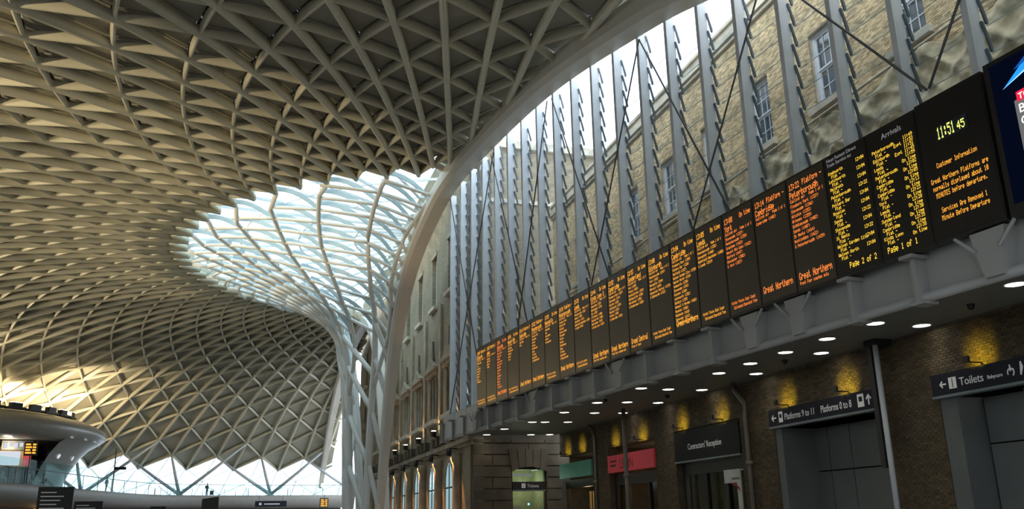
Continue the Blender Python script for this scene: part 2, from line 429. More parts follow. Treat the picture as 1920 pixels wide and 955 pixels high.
# ------------------------------------------------------------------ funnel
AX = Vector((-.1, 53.5, 0))
LV = [(17.45, 11.5, 16.2), (16.95, 9.4, 13.4), (16.2, 7.3, 11.2), (15.4, 5.4, 9.7), (14.5, 3.65, 8.4), (13.1, 2.5, 7.2), (11.0, 1.95, 5.8), (8.0, 1.75, 4.4), (5.0, 1.65, 3.3), (2.4, 1.55, 2.6), (0.0, 1.55, 2.5)]
cum = [0]
for a, b in zip(LV[:-1], LV[1:]): cum.append(cum[-1] + math.hypot(a[0] - b[0], (a[1] - b[1] + a[2] - b[2]) / 2))
KF = 24
def lev(k):
    s = cum[-1] * k / KF
    for j in range(len(cum) - 1):
        if s <= cum[j + 1] + 1e-9:
            f = (s - cum[j]) / (cum[j + 1] - cum[j]); return [LV[j][q] + f * (LV[j + 1][q] - LV[j][q]) for q in range(3)]
    return list(LV[-1])
MF = list(range(4, 57, 4)); NF = len(MF)
def fn(n, k, out=0.0):
    """n-th funnel radial at level k; n = -1 and NF lie on the two arches"""
    if n < 0: p = math.radians(4)
    elif n >= NF: p = math.radians(176)
    else:
        q = node(-20, MF[n])[0]; p = math.atan2(-(q.x - AX.x) / 11.5, (q.y - AX.y) / 16.2)
    z, a, b = lev(k)
    if 0 <= n < NF:
        tt = min(k * .52, 4.7); p = max(math.radians(4), p - math.radians(.9 * (3.6 * tt + .7 * tt * tt)) * min(1, max(.55, (math.pi - p) / .6)))
    w = abs(math.cos(p)) ** 1.3
    rr = (a + out, b + out)
    P = AX + Vector((-(a + out) * math.sin(p), (a * (1 - w) + b * w + out) * (1 if math.cos(p) > 0 else -1) * abs(math.cos(p)) , z))
    if k == 0 and 0 <= n < NF: return node(-20, MF[n])[0]
    return P
funnel = thing('funnel_column', 'white steel funnel of crossing tubes rising from the floor beside the brick facade', 'column', AX)
KM = 12
def ft(n, k):
    if k <= KM or n < 0 or n >= NF: return fn(n, k)
    j = n if n % 2 == 0 else n - 1
    f = min(1.0, (k - KM) / 3.0); return fn(n, k).lerp(fn(j, k), f)
for n in range(NF):
    ke = KF if n % 2 == 0 else KM + 3
    P = [ft(n, k) - AX for k in range(ke + 1)]
    sc = [1.0 if k < 8 else 1.0 + min(1, (k - 8) / 8) * .65 for k in range(ke + 1)] if n % 2 == 0 else [1.0] * (ke + 1)
    MB().sweep(P, ELL(.125, .125), [Vector((0, 0, 1)) if k < 6 else (Vector((P[k].x, P[k].y, 0)).normalized() + Vector((0, 0, .3))) for k in range(ke + 1)], scales=sc).build('radial_tube', M_WHITE, funnel, True)
def arc(a, b, bulge, n=4):
    m_ = (a + b) / 2 + bulge; return [a * (1 - t) ** 2 + m_ * 2 * t * (1 - t) + b * t * t for t in [i / n for i in range(n + 1)]]
def bulged(a, b, r, name, m, tube=True, up=0.0, ob=.05):
    md = (a + b) / 2; o = Vector((md.x - AX.x, md.y - AX.y, 0)).normalized() * ((a - b).length * ob) + Vector((0, 0, up))
    P = [p - AX for p in arc(a, b, o, 5)]
    (MB().tube(P, r, 8) if tube else MB().sweep(P, [(-.03, -.11), (.03, -.11), (.03, .11), (-.03, .11)])).build(name, m, funnel, tube)
for k0 in range(-20, 11):                                   # spiralling tubes of the upper bowl, then their pale curved fins
    for n in range(-1, NF):
        ka = k0 + 1.35 * (n + 1)
        if 0 < ka < 10.6: bulged(fn(n, ka), fn(n + 1, ka + 1.35), .095, 'diagonal_tube', M_WHITE)
for k in range(0, 10):
    for n in range(0, NF):
        if n == NF - 1 and k == 0: continue
        bulged(fn(n, k) + Vector((0, 0, .25)), fn(n + 1, k + 2.3) + Vector((0, 0, .12)), .1, 'curved_fin', M_PALE, False, .5, .08)
for k in (11, 13, 16, 19):                                  # cross tubes of the trunk
    for n in range(-1, NF):
        if n % 2 == 0 or n == -1:
            a, b = (fn(-1, k), ft(0, k + 2)) if n == -1 else (ft(n, k), ft(min(n + 2, NF), min(k + 3, KF)))
            bulged(a, b, .15, 'diagonal_tube', M_WHITE)
# glazed cone above the funnel
sky = thing('window_1', 'glazed skylight over the steel funnel', 'skylight', (XC, YC, 0), kind='structure')
def sk(r, a): return Vector((-r * math.sin(a), r * math.cos(a), 18.15 + (16.6 - r) * .11))
SA = [math.radians(PN + DM * m / 2) for m in range(-2, 61, 3)]
SR = [17.0, 13.5, 10.0, 6.5, 3.0]
for a0, a1 in zip(SA[:-1], SA[1:]):
    for r0, r1 in zip(SR[:-1], SR[1:]):
        q = [sk(r0, a0), sk(r0, a1), sk(r1, a1), sk(r1, a0)]
        MB().prism(q, (0, 0, .02)).build('pane', M_GLASSK, sky)
for a in SA: MB().sweep([sk(r, a) for r in SR], [(-.03, -.10), (.03, -.10), (.03, .04), (-.03, .04)]).build('glazing_bar', M_BAR, sky)
for r in SR[:-1]: MB().sweep([sk(r, a) for a in SA], [(-.03, -.08), (.03, -.08), (.03, .04), (-.03, .04)]).build('ring_bar', M_BAR, sky)

# ------------------------------------------------------------------ glazed eaves beyond the zigzag edge
eav = thing('window_2', 'glazed eaves strip beyond the zigzag edge of the roof', 'glazing', (XC, YC, 0), kind='structure')
def vis(p):
    q = proj(p); return q is not None and -60 < q[0] < 1980 and 700 < q[1] < 1000 and p.y > YC
eb = []
for i in range(0, 4):
    for m in range(-8, 26):
        if (i - m) % 2: continue
        a = node(i, m, .3)[0]
        for di, dm in ((1, 1), (1, -1), (2, 0)):
            if i + di > 4 or (i + di <= 1): continue
            b = node(i + di, m + dm, .3)[0]
            if vis((a + b) / 2): MB().tube([a - OFF, b - OFF], .05, 6).build('glazing_bar', M_BAR, eav)
        for dm in (1, -1):
            if i + 2 > 4 or i + 2 < 2: continue
            tri = [a, node(i + 1, m + dm, .3)[0], node(i + 2, m, .3)[0]]
            if vis(sum(tri, Vector()) / 3): MB().prism([p - OFF for p in tri], (0, 0, .02)).build('pane', M_GLASS, eav)

# tree columns on the gallery
def tree_col(phi, tops, label):
    a = math.radians(phi); B = Vector((XC - 53.2 * math.sin(a), YC + 53.2 * math.cos(a), 4.72))
    t = thing('tree_column', label, 'column', B, 'splayed perimeter columns')
    for tp in tops:
        MB().sweep([Vector((0, 0, .12)), (tp - B) * .5, tp - B], ELL(.15, .15), scales=[1.25, 1.1, .8]).build('strut', M_GREY, t, True)
    MB().lathe([(.0, 0), (.42, 0), (.42, .06), (.24, .12), (.2, .3), (0, .3)], 12).build('base', M_GREY, t, True)
def nearest_m(phi): return (phi - PN) / (DM / 2)
for k, (phi, lab) in enumerate([(37.5, 'splayed grey tree column mostly hidden beside the pod'), (26.8, 'splayed grey tree column between the pod and the first open bay'), (16.0, 'splayed three-arm grey column on the gallery beside the standing silhouette'), (5.3, 'splayed three-arm grey column midway between silhouette and funnel'), (-5.4, 'splayed grey tree column half hidden behind the funnel trunk')]):
    mc = round(nearest_m(phi)); mc += (mc % 2)
    tree_col(phi, [node(0, mc + 2)[0], node(0, mc)[0], node(-1, mc - 3)[0]], lab)

# ------------------------------------------------------------------ building frames
AL = math.atan(.09); SA_, CA_ = math.sin(AL), math.cos(AL)
WF = frame((1.35, 0, 0), (SA_, CA_, 0), (-CA_, SA_, 0))            # long wall: x north along wall, y towards concourse
LF = frame((1.0, 38.2, 0), (SA_, CA_, 0), (-CA_, SA_, 0))           # projecting north block
RF = frame((1.0, 38.2, 0), (-CA_, SA_, 0), (-SA_, -CA_, 0))         # its south return: x west, y south
TXT = Matrix(((-1, 0, 0, 0), (0, 0, 1, 0), (0, 1, 0, 0), (0, 0, 0, 1)))  # lettering on a wall frame
def tx(x, y, z): return Matrix.Translation((x, y, z)) @ TXT

def holed(mb, u0, u1, z0, z1, holes, thick=.4, y=0.0):
    us = sorted({u0, u1, *[h[0] for h in holes], *[h[1] for h in holes]}); us = [u for u in us if u0 <= u <= u1]
    zs = sorted({z0, z1, *[h[2] for h in holes], *[h[3] for h in holes]}); zs = [z for z in zs if z0 <= z <= z1]
    inh = lambda u, z: any(h[0] < u < h[1] and h[2] < z < h[3] for h in holes)
    for a, b in zip(us[:-1], us[1:]):
        for c, d in zip(zs[:-1], zs[1:]):
            if not inh((a + b) / 2, (c + d) / 2): mb.box(a, b, y - thick, y, c, d)
    return mb

# ------------------------------------------------------------------ floor and ground
fl = MB().box(-60, 30, -30, 130, -.3, 0).build('floor', M_FLOOR); tag(fl, 'pale polished concourse floor', 'floor', kind='structure')

def curved_wall(name, label, d0, d1, r0, h):
    cw = MB(); A_ = [math.radians(d0 + (d1 - d0) * k / 36) for k in range(37)]
    for a in A_:
        for r_, z_ in ((r0, 0), (r0, h), (r0 + .4, h), (r0 + .4, 0)): cw.v.append((XC - r_ * math.sin(a), YC + r_ * math.cos(a), z_))
    for i in range(36):
        for j in range(4): cw.f.append((4 * i + j, 4 * i + (j + 1) % 4, 4 * i + 4 + (j + 1) % 4, 4 * i + 4 + j))
    cw.f += [(0, 1, 2, 3), tuple(4 * 36 + j for j in range(4))]
    tag(cw.build(name, M_MEZZ), label, 'wall', kind='structure')
curved_wall('wall_left', 'curved grey perimeter wall along the west side of the concourse', 33, 141, 53.9, 6.8)
curved_wall('wall_back', 'curved grey perimeter wall at the south end of the concourse', 138, 184, 61.0, 7.5)

# ------------------------------------------------------------------ long brick wall
OPEN = [(33.05, 37.0, 0, 4.33), (27.1, 31.3, 0, 4.28), (21.4, 25.55, 0, 4.35), (15.35, 19.65, 0, 4.32), (8.2, 13.6, 0, 4.30)]
WINU = [9.8, 12.77, 15.75, 18.73, 21.7, 24.68, 27.66, 30.64, 33.6]
WH = [(u - .5, u + .5, 11.6, 13.65) for u in WINU]
wall = thing('wall_right', 'long yellow and brown brick station wall behind the glass and under the canopy', 'wall', WF, kind='structure')
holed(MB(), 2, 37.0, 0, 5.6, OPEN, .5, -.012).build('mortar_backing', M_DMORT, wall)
holed(MB(), 2, 37.0, 5.6, 15.5, WH, .4, -.012).build('mortar_backing', M_MORT, wall)
BL, BHT, BJ = .145, .049, .007
def lay(u0, u1, z0, z1, holes):
    out = []; row = 0; z = z0
    while z + BHT <= z1:
        hs = [h for h in holes if h[2] - .01 < z + BHT / 2 < h[3] + .01]
        u = u0 - ((BL + BJ) / 2 if row % 2 else 0)
        while u < u1:
            segs = [(max(u, u0), min(u + BL, u1))]
            for h in hs:
                ns = []
                for g in segs:
                    if g[1] <= h[0] or g[0] >= h[1]: ns.append(g)
                    else:
                        if g[0] < h[0] - .02: ns.append((g[0], h[0]))
                        if g[1] > h[1] + .02: ns.append((h[1], g[1]))
                segs = ns
            out += [(g[0], g[1], z) for g in segs if g[1] - g[0] > .02]
            u += BL + BJ
        z += BHT + BJ; row += 1
    return out
unit = MB().add([(x, y, z) for y in (-.06, 0) for z in (0, 1) for x in (0, 1)], [(4, 5, 7, 6), (0, 4, 6, 2), (1, 3, 7, 5), (2, 6, 7, 3), (0, 1, 5, 4)])
def brickwork(bricks, m, name_many, prefer):
    un = bpy.data.meshes.new('brick'); un.from_pydata(unit.v, [], unit.f); un.materials.append(m)
    sc_ = []
    for k, (a, b, z) in enumerate(bricks):
        if a > 18 or b - a < BL * .8: continue
        q = proj(WF @ Vector(((a + b) / 2, 0, z)))
        if q is None or not (0 < q[0] < 1920 and 0 < q[1] < 955 and prefer(q)): continue
        sc_.append((-px_area([WF @ Vector(p) for p in ((a, 0, z), (b, 0, z), (b, 0, z + BHT), (a, 0, z + BHT))]), k))
    sc_.sort(); single = {k for _, k in sc_[:150]}
    for k in single:
        a, b, z = bricks[k]; o = mesh_obj('brick', un, None, wall); o.location = (a, random.uniform(-.003, .003), z); o.scale = (b - a, 1, BHT)
    A = np.array([t_ for k, t_ in enumerate(bricks) if k not in single]); U = np.array(unit.v); n = len(A)
    V = np.empty((n, 8, 3)); V[:, :, 0] = A[:, 0:1] + U[None, :, 0] * (A[:, 1:2] - A[:, 0:1]); V[:, :, 1] = U[None, :, 1] + np.random.RandomState(3).uniform(-.003, .003, (n, 1)); V[:, :, 2] = A[:, 2:3] + U[None, :, 2] * BHT
    Fc = (np.array(unit.f)[None] + 8 * np.arange(n)[:, None, None]).reshape(-1, 4)
    me = bpy.data.meshes.new(name_many); me.from_pydata(V.reshape(-1, 3).tolist(), [], Fc.tolist()); mesh_obj(name_many, me, m, wall, kind='stuff')
board_top = lambda x: 655 - .549 * (x - 893)
sof = lambda x: 986 - .245 * (x - 290)
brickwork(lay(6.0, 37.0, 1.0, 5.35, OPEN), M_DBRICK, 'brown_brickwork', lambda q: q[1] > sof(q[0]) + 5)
brickwork(lay(7.5, 37.0, 9.2, 15.45, WH), M_STOCK, 'yellow_brickwork', lambda q: q[1] < board_top(q[0]) - 8)
MB().box(2, 37, -.4, .10, 15.5, 15.62).box(2, 37, -.4, .18, 15.62, 15.74).box(2, 37, -.4, .06, 15.74, 16.1).build('cornice', M_COPE, wall)
MB().box(2, 37, -.5, .14, 16.1, 16.2).build('coping', M_COPE, wall)
for u in WINU:
    MB().box(u - .68, u + .68, -.05, .13, 11.42, 11.6).build('stone_sill', M_COPE, wall)
MB().tube([(6, .16, 11.22), (37, .16, 11.22)], .035, 6).build('conduit', M_COPE, wall)
for k, u in enumerate(WINU):
    w = thing('window_%d' % (k + 3), '%s white sash window from the near end of the yellow brick wall' % ['first', 'second', 'third', 'fourth', 'fifth', 'sixth', 'seventh', 'eighth', 'ninth'][k], 'window', WF @ Matrix.Translation((u, -.22, 11.6)), kind='structure')
    fr = MB().box(-.5, -.42, 0, .1, 0, 2.05).box(.42, .5, 0, .1, 0, 2.05).box(-.42, .42, 0, .1, 0, .07).box(-.42, .42, 0, .1, 1.97, 2.05).build('frame', M_SASH, w)
    for zz, yy in ((.07, 0), (1.02, .03)):
        s = MB().box(-.42, -.37, yy, yy + .04, zz, zz + .95).box(.37, .42, yy, yy + .04, zz, zz + .95).box(-.37, .37, yy, yy + .04, zz, zz + .05).box(-.37, .37, yy, yy + .04, zz + .9, zz + .95).build('sash', M_SASH, w)
        for gx in (-.125, .125): MB().box(gx - .012, gx + .012, yy, yy + .03, zz + .05, zz + .9).build('glazing_bar', M_SASH, s)
        MB().box(-.37, .37, yy, yy + .03, zz + .46, zz + .485).build('glazing_bar', M_SASH, s)
        for a in (-.37, -.125 + .0, .125):
            for b in (.05, .485): MB().box(a + .006, a + .24, yy + .005, yy + .012, zz + b, zz + b + .41).build('pane', M_PANE, s)
    MB().box(-.42, .42, -.3, -.25, 0, 2.05).build('blind', M_SASH if k % 2 else M_PODIN, w)

# tarpaulin draped at the foot of the upper wall
tp = MB(); NU, NZ = 260, 44
for a in range(NU + 1):
    for b in range(NZ + 1):
        u = 7 + 14.0 * a / NU; v = b / NZ
        z = 8.7 + (2.35 + .10 * math.sin(u * 2.1) + .08 * math.sin(u * 5.3)) * v
        y = .10 + .22 * (1 - v) ** 1.2
        for q, (fu, fz, am) in enumerate(((1.1, 2.6, .07), (-1.7, 3.9, .06), (2.9, 5.2, .045), (-3.7, 7.0, .035), (5.9, 9.5, .022), (-7.3, 11.0, .016))):
            y += am * (1 - abs(math.sin(u * fu + z * fz * .7 + 1.3 * q + .8 * math.sin(u * .7 * (q + 1))))) ** 1.6
        tp.v.append((u, y, z))
for a in range(NU):
    for b in range(NZ): i_ = a * (NZ + 1) + b; tp.f.append((i_, i_ + 1, i_ + NZ + 2, i_ + NZ + 1))
t = tp.build('tarpaulin', M_CLOTH, None, True); t.matrix_world = WF
sm = t.modifiers.new('thick', 'SOLIDIFY'); sm.thickness = .01
tag(t, 'crumpled beige tarpaulin draped along the brick wall just above the display boards', 'tarpaulin')

# ------------------------------------------------------------------ projecting north block
BAY = 4.42
blk = thing('wall_far', 'tall stone and brick block with arched windows behind the funnel', 'wall', LF, kind='structure')
UB = [4.75 + BAY * k for k in range(9)]
BH = []
for u in UB: BH += [(u - .95, u + .95, 0, 3.5), (u - 1.25, u + 1.25, 6.9, 9.6), (u - .65, u + .65, 13.3, 16.3)]
holed(MB(), 0, 45, 0, 22, BH, .5).build('masonry', M_FARB, blk)
MB().box(-.05, 45, 0, .10, 4.95, 5.12).box(-.1, 45, 0, .22, 5.12, 5.32).build('string_course', M_STONE, blk)
for z0, z1 in ((5.32, 5.85),): MB().box(0, 45, 0, .06, z0, z1).build('frieze', M_DSTONE, blk)
def archpts(w, z0, n=10): return [(w * math.cos(math.pi * j / n), z0 + w * math.sin(math.pi * j / n)) for j in range(n + 1)]
for k, u in enumerate(UB):
    # ground arch: stone head around a half round light
    hd = MB()
    P = archpts(.95, 3.5); top = [(.95 + .25, 3.5)] + [(1.2 * math.cos(math.pi * j / 10), 3.5 + 1.2 * math.sin(math.pi * j / 10)) for j in range(11)][1:-1] + [(-1.2, 3.5)]
    for j in range(10):
        hd.prism([(u + P[j][0], 0, P[j][1]), (u + P[j + 1][0], 0, P[j + 1][1]), (u + top[j + 1][0], 0, top[j + 1][1]), (u + top[j][0], 0, top[j][1])], (0, .10, 0))
    hd.build('arch_ring', M_STONE, blk)
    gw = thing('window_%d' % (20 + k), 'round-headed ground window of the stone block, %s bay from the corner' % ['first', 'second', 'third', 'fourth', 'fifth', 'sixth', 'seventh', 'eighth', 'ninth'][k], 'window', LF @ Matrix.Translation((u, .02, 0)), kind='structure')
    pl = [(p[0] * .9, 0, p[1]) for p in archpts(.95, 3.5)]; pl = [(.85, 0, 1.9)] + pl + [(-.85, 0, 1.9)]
    MB().prism(pl, (0, .02, 0)).build('pane', mat('sky_glow_window_glass', (.25, .42, .5), .05, spec=1.0, emit=.45, ecol=(.55, .85, .95), noise=.2, nscale=1.0) if k == 0 else bpy.data.materials['sky_glow_window_glass'], gw)  # pale cyan emission stands in for sky brightness on the panes
    MB().box(-.03, .03, .02, .06, 1.9, 4.35).build('glazing_bar', M_DSTONE, gw)
    MB().box(-.85, .85, .02, .06, 3.2, 3.27).build('glazing_bar', M_DSTONE, gw)
    MB().box(-.9, .9, 0, .08, 1.7, 1.9).build('transom', M_DSTONE, gw)
    MB().box(-.9, -.1, -.2, .0, 0, 1.7).build('door_leaf', M_BLACK, gw); MB().box(.1, .9, -.2, .0, 0, 1.7).build('door_leaf', M_BLACK, gw)
    # middle storey
    mw = thing('window_%d' % (40 + k), 'tall three-light first-floor window under a pointed hood, %s bay from the corner' % ['first', 'second', 'third', 'fourth', 'fifth', 'sixth', 'seventh', 'eighth', 'ninth'][k], 'window', LF @ Matrix.Translation((u, 0, 6.9)), kind='structure')
    MB().box(-1.25, 1.25, -.36, -.32, 0, 2.7).build('pane', M_PANE, mw)
    for x in (-1.18, -.40, .40, 1.18): MB().lathe([(.13, 0), (.13, .15), (.085, .2), (.085, 2.2), (.14, 2.35), (.15, 2.5), (0, 2.5)], 8, (x, -.08, 0)).build('column', M_STONE, mw, True)
    MB().box(-1.5, 1.5, -.1, .30, -.22, 0).build('sill', M_COPE, mw)
    MB().box(-1.45, 1.45, -.1, .18, 2.5, 2.75).build('lintel', M_STONE, mw)
    MB().prism([(-1.55, 0, 2.75), (-1.55, 0, 2.88), (-.55, 0, 3.12), (0, 0, 3.5), (.55, 0, 3.12), (1.55, 0, 2.88), (1.55, 0, 2.75)], (0, .28, 0)).build('hood', M_STONE, mw)
    MB().prism([(-.28, .0, 3.4), (0, 0, 4.5), (.28, 0, 3.4)], (0, .10, 0)).build('finial', M_DSTONE, mw)
    # top storey
    uw = thing('window_%d' % (60 + k), 'narrow upper window with pale sill, %s bay from the corner of the stone block' % ['first', 'second', 'third', 'fourth', 'fifth', 'sixth', 'seventh', 'eighth', 'ninth'][k], 'window', LF @ Matrix.Translation((u, 0, 13.3)), kind='structure')
    MB().box(-.65, .65, -.34, -.30, 0, 3).build('pane', M_PANE, uw)
    MB().box(-.65, -.56, -.3, -.22, 0, 3).box(.56, .65, -.3, -.22, 0, 3).box(-.03, .03, -.3, -.22, 0, 3).box(-.56, .56, -.3, -.22, 1.45, 1.52).build('frame', M_SASH, uw)
    MB().box(-.85, .85, -.05, .22, -.2, 0).build('sill', M_COPE, uw)
    MB().box(-.8, .8, -.02, .06, 3.0, 3.25).build('lintel', M_STONE, uw)
UP = [2.55 + BAY * k for k in range(9)]
for k, u in enumerate(UP):
    MB().lathe([(.34, 0), (.34, .5), (.27, .6), (.25, 4.2), (.34, 4.4), (.36, 4.7), (0, 4.7)], 10, (u, .12, 0)).build('pilaster', M_STONE, blk, True)
    MB().box(u - .28, u + .28, 0, .14, 5.9, 13.0).build('upper_pilaster', M_STONE, blk)
    for du in (-1.1, 0, 1.1): MB().box(u + du - .2, u + du + .2, .06, .30, 5.40, 5.85).build('corbel', M_DSTONE, blk)
    if k < 6:
        o_ = ['first', 'second', 'third', 'fourth', 'fifth', 'sixth'][k]
        L = thing('uplighter', 'small uplighter on the ledge of the stone block, %s from the corner' % o_, 'lamp', LF @ Matrix.Translation((u, .42, 5.86)), 'ledge uplighters')
        MB().box(-.10, .10, -.42, .0, 0, .06).build('arm', M_BLACK, L)
        MB().lathe([(0, .05), (.13, .05), (.16, .3), (.14, .32), (0, .30)], 12).build('housing', M_BLACK, L, True)
        MB().lathe([(0, .34), (.13, .34)], 12).build('lens', E_FLOOD, L)
        lamp('uplight', 'SPOT', (0, -.05, .4), 90, (1, .50, .2), (0, -.28, 4), L, .06, 70)
        L = thing('downlighter', 'small black downlighter under the string course, %s from the corner' % o_, 'lamp', LF @ Matrix.Translation((u, .55, 4.62)), 'string course downlighters')
        MB().box(-.05, .05, -.4, 0, .3, .36).build('arm', M_BLACK, L)
        MB().lathe([(0, .34), (.12, .34), (.13, .0), (.11, .0), (.1, .1), (0, .1)], 12).build('housing', M_BLACK, L, True)
        lamp('downlight', 'SPOT', (0, 0, .02), 600, (1, .45, .16), (0, -.3, -4.6), L, .06, 60)

# ------------------------------------------------------------------ south return of the block, with the ticket door
ret = thing('wall_front', 'south-facing return wall with banded stonework around the ticket office door', 'wall', RF, kind='structure')
holed(MB(), -14, 0, 0, 5.6, [(-3.45, -1.8, 0, 3.95)], .45, -.04).build('stone_backing', M_DSTONE, ret)
MB().box(-14, 0, -.5, 0, 5.6, 19.5).build('upper_masonry', M_FARB, ret)
MB().box(-14.2, .2, -.5, .25, 19.5, 19.9).build('cornice', M_COPE, ret)
MB().box(-14, 0, -.5, .12, 16.6, 16.8).build('band', M_COPE, ret)
z = 0.0; row = 0
while z < 5.15:
    h = .50
    xs = [-4.2, -2.6, 0] if row % 2 else [-4.2, -3.4, -1.8, -.9, 0]
    segs = []
    for a, b in zip(xs[:-1], xs[1:]):
        if z < 3.95:
            if a < -3.45 < b: b2 = -3.45; segs.append((a, b2)); 
            if a < -1.8 < b: segs.append((-1.8, b))
            if b <= -3.45 or a >= -1.8: segs.append((a, b))
        else: segs.append((a, b))
    for a, b in sorted(set(segs)):
        if b - a > .1: MB().box(a + .02, b - .02, -.04, .03, z + .03, min(z + h, 5.2) - .03).build('stone', M_DSTONE, ret)
    z += h; row += 1
vs_ = MB()
for j in range(5):
    x0 = -3.45 + 1.65 * j / 5; x1 = -3.45 + 1.65 * (j + 1) / 5; bow = lambda x: .22 * (1 - ((x + 2.625) / .825) ** 2)
    MB().prism([(x0 + .01, 0, 3.93 + bow(x0) * 1.0 - .18), (x1 - .01, 0, 3.93 + bow(x1) - .18), (x1 + (j - 2) * .06 + .02, 0, 4.75), (x0 + (j - 2) * .06, 0, 4.75)], (0, .07, 0)).build('voussoir', M_DSTONE, ret)
d1 = thing('door_1', 'ticket office doorway in the banded stone wall, lit pale green inside', 'door', RF @ Matrix.Translation((-2.625, -.25, 0)), kind='structure')
MB().box(-.82, -.76, -.1, .1, 0, 3.95).box(.76, .82, -.1, .1, 0, 3.95).box(-.76, .76, -.1, .1, 3.85, 3.95).build('frame', M_BLACK, d1)
MB().box(-.86, .86, -2.0, -1.9, 0, 3.9).build('room_wall', M_PALEG, d1)
for sx_ in (-.86, .80): MB().box(sx_, sx_ + .06, -1.9, -.15, 0, 3.9).build('room_wall', M_PALEG, d1)
MB().box(-.76, .76, -.02, .0, 3.32, 3.85).build('fanlight', M_GLASS, d1)
MB().box(-.76, .76, -1.9, -.1, 3.9, 3.94).build('room_ceiling', M_PALEG, d1)
MB().box(-.4, .45, -.9, -.5, 3.6, 3.68).build('ceiling_lamp', E_GREY, d1)
MB().box(-.05, .76, -1.85, -1.2, 0, 2.3).build('ticket_machine', M_POD, d1)
MB().box(.15, .55, -1.2, -1.18, 1.6, 2.1).build('machine_screen', mat('ticket_screen', (.1, .1, .12), .3, noise=.1), d1)
MB().lathe([(0, 0), (.05, 0)], 10).build('blue_indicator', emis('blue_light', (.2, .5, 1), 2.5), d1).matrix_basis = Matrix.Translation((-.35, -1.1, 2.35)) @ Matrix.Rotation(math.radians(-90), 4, 'X')
lamp('ticket_room_light', 'POINT', (0, -.9, 3.3), 22, (.9, 1, .7), None, d1, .2)
s = thing('ticket_sign', 'black ticket office sign across the stone doorway', 'sign', RF @ Matrix.Translation((-2.625, -.12, 2.95)))
MB().box(-.78, .78, 0, .06, 0, .36).build('board', M_BLACK, s); MB().box(-.78, .78, 0, .08, -.06, 0).build('trim', M_TRIM, s)
text('lettering', 'Tickets', .19, M_PRINT, s, tx(.10, .066, .11))
MB().box(.18, .36, .062, .066, .08, .28).build('ticket_pictogram', M_PRINT, s)
text('pictogram_mark', '£', .15, M_BLACK, s, tx(.32, .068, .12))

# ------------------------------------------------------------------ arch glass wall: fins, brackets, panes, rods
gl = thing('window_90', 'tall glass screen with deep steel fins under the arched beam', 'window', (0, 0, 0), kind='structure')
YK = [38.44 - 1.53 * k for k in range(22)]
bk = MB().prism([(-.03, 0, .30), (.015, 0, .30), (.135, 0, -.16), (.135, 0, -.24), (.09, 0, -.24)], (0, .04, 0)); 
bk_me = bpy.data.meshes.new('bracket'); bk_me.from_pydata(bk.v, [], bk.f); bk_me.materials.append(M_BRKT)
STEP = .52
for k, y in enumerate(YK):
    zt = arch_z(y) + .15; zb = 5.45
    c = MB().box(.06, .29, y - .04, y + .04, zb, zt).box(.0, .06, y - .065, y + .065, zb, zt).build('fin_column', M_FIN, gl)
    z = 6.2
    while z < zt - .3:
        o = mesh_obj('bracket', bk_me, None, c); o.location = (.28, y - .085, z); z += STEP
    if k:
        y1 = YK[k - 1]; z = 6.2
        while z < zt - .3:
            MB().add([(.30, y + .03, z + .32), (.30, y1 - .03, z + .32), (.43, y1 - .03, z - .25), (.43, y + .03, z - .25)], [(0, 1, 2, 3)]).build('pane', M_GLASSW, gl); z += STEP
for k in range(12, len(YK)):
    z = 6.2; y, y1 = YK[k], YK[k - 1]
    while z < arch_z(y) - .2:
        if z > 8.0: MB().tube([(.435, y + .03, z - .25), (.435, y1 - .03, z - .25)], .008, 5).build('pane_edge', M_BAR, gl)
        z += STEP
RODS = [((19.9, 15.1), (16.35, 8.6)), ((19.9, 15.1), (23.7, 8.6)), ((26.2, 16.2), (22.5, 8.6)), ((26.6, 16.3), (29.9, 8.6)), ((32.6, 16.6), (29.0, 8.6)), ((32.3, 16.6), (38.8, 5.5)), ((38.4, 16.6), (34.6, 8.3)), ((14.2, 13.7), (17.9, 8.6)), ((14.2, 13.7), (10.35, 8.8)), ((8.7, 11.0), (10.3, 8.8))]
for (ya, za), (yb, zb) in RODS: MB().tube([(-.03, ya, za), (-.03, yb, zb)], .026, 6).build('brace_rod', M_ROD, gl, True)

# ------------------------------------------------------------------ canopy and gantry
cn = thing('canopy', 'grey canopy carrying the display boards along the brick wall', 'canopy', (0, 0, 0))
wx = lambda y: 1.35 + .09 * y
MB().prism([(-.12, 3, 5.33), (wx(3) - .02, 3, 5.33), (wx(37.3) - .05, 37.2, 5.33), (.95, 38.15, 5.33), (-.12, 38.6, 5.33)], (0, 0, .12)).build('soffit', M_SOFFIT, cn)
MB().box(-.14, -.08, 3, 38.6, 5.22, 6.25).build('fascia', M_FASCIA, cn)
MB().tube([(-.26, 3, 5.14), (-.26, 38.6, 5.14)], .085, 10).build('edge_tube', M_FASCIA, cn, True)
br_me = None
for k, y in enumerate(YK):
    b = MB()
    if k % 4 == 3 or k == 16:
        b.prism([(-.42, y - .32, 5.86), (-.42, y + .32, 5.86), (-.42, y + .16, 5.12), (-.42, y - .16, 5.12)], (.28, 0, 0)).build('wide_bracket', M_FASCIA, cn)
        for d in (-1, 1): MB().tube([(-.46, y + d * .22, 5.55), (-.47, y + d * .55, 5.86)], .03, 6).build('bracket_tie', M_FASCIA, cn)
    else:
        b.box(-.40, -.14, y - .05, y + .05, 5.06, 5.82).box(-.42, -.1, y - .14, y + .14, 5.02, 5.07).box(-.55, -.14, y - .14, y + .14, 5.81, 5.87).build('bracket', M_FASCIA, cn)
for y0, y1 in ((33.6, 35.2), (35.25, 36.8), (36.85, 38.4)): MB().box(-.30, -.22, y0, y1, 5.2, 6.15).build('end_panel', M_GREY, cn)

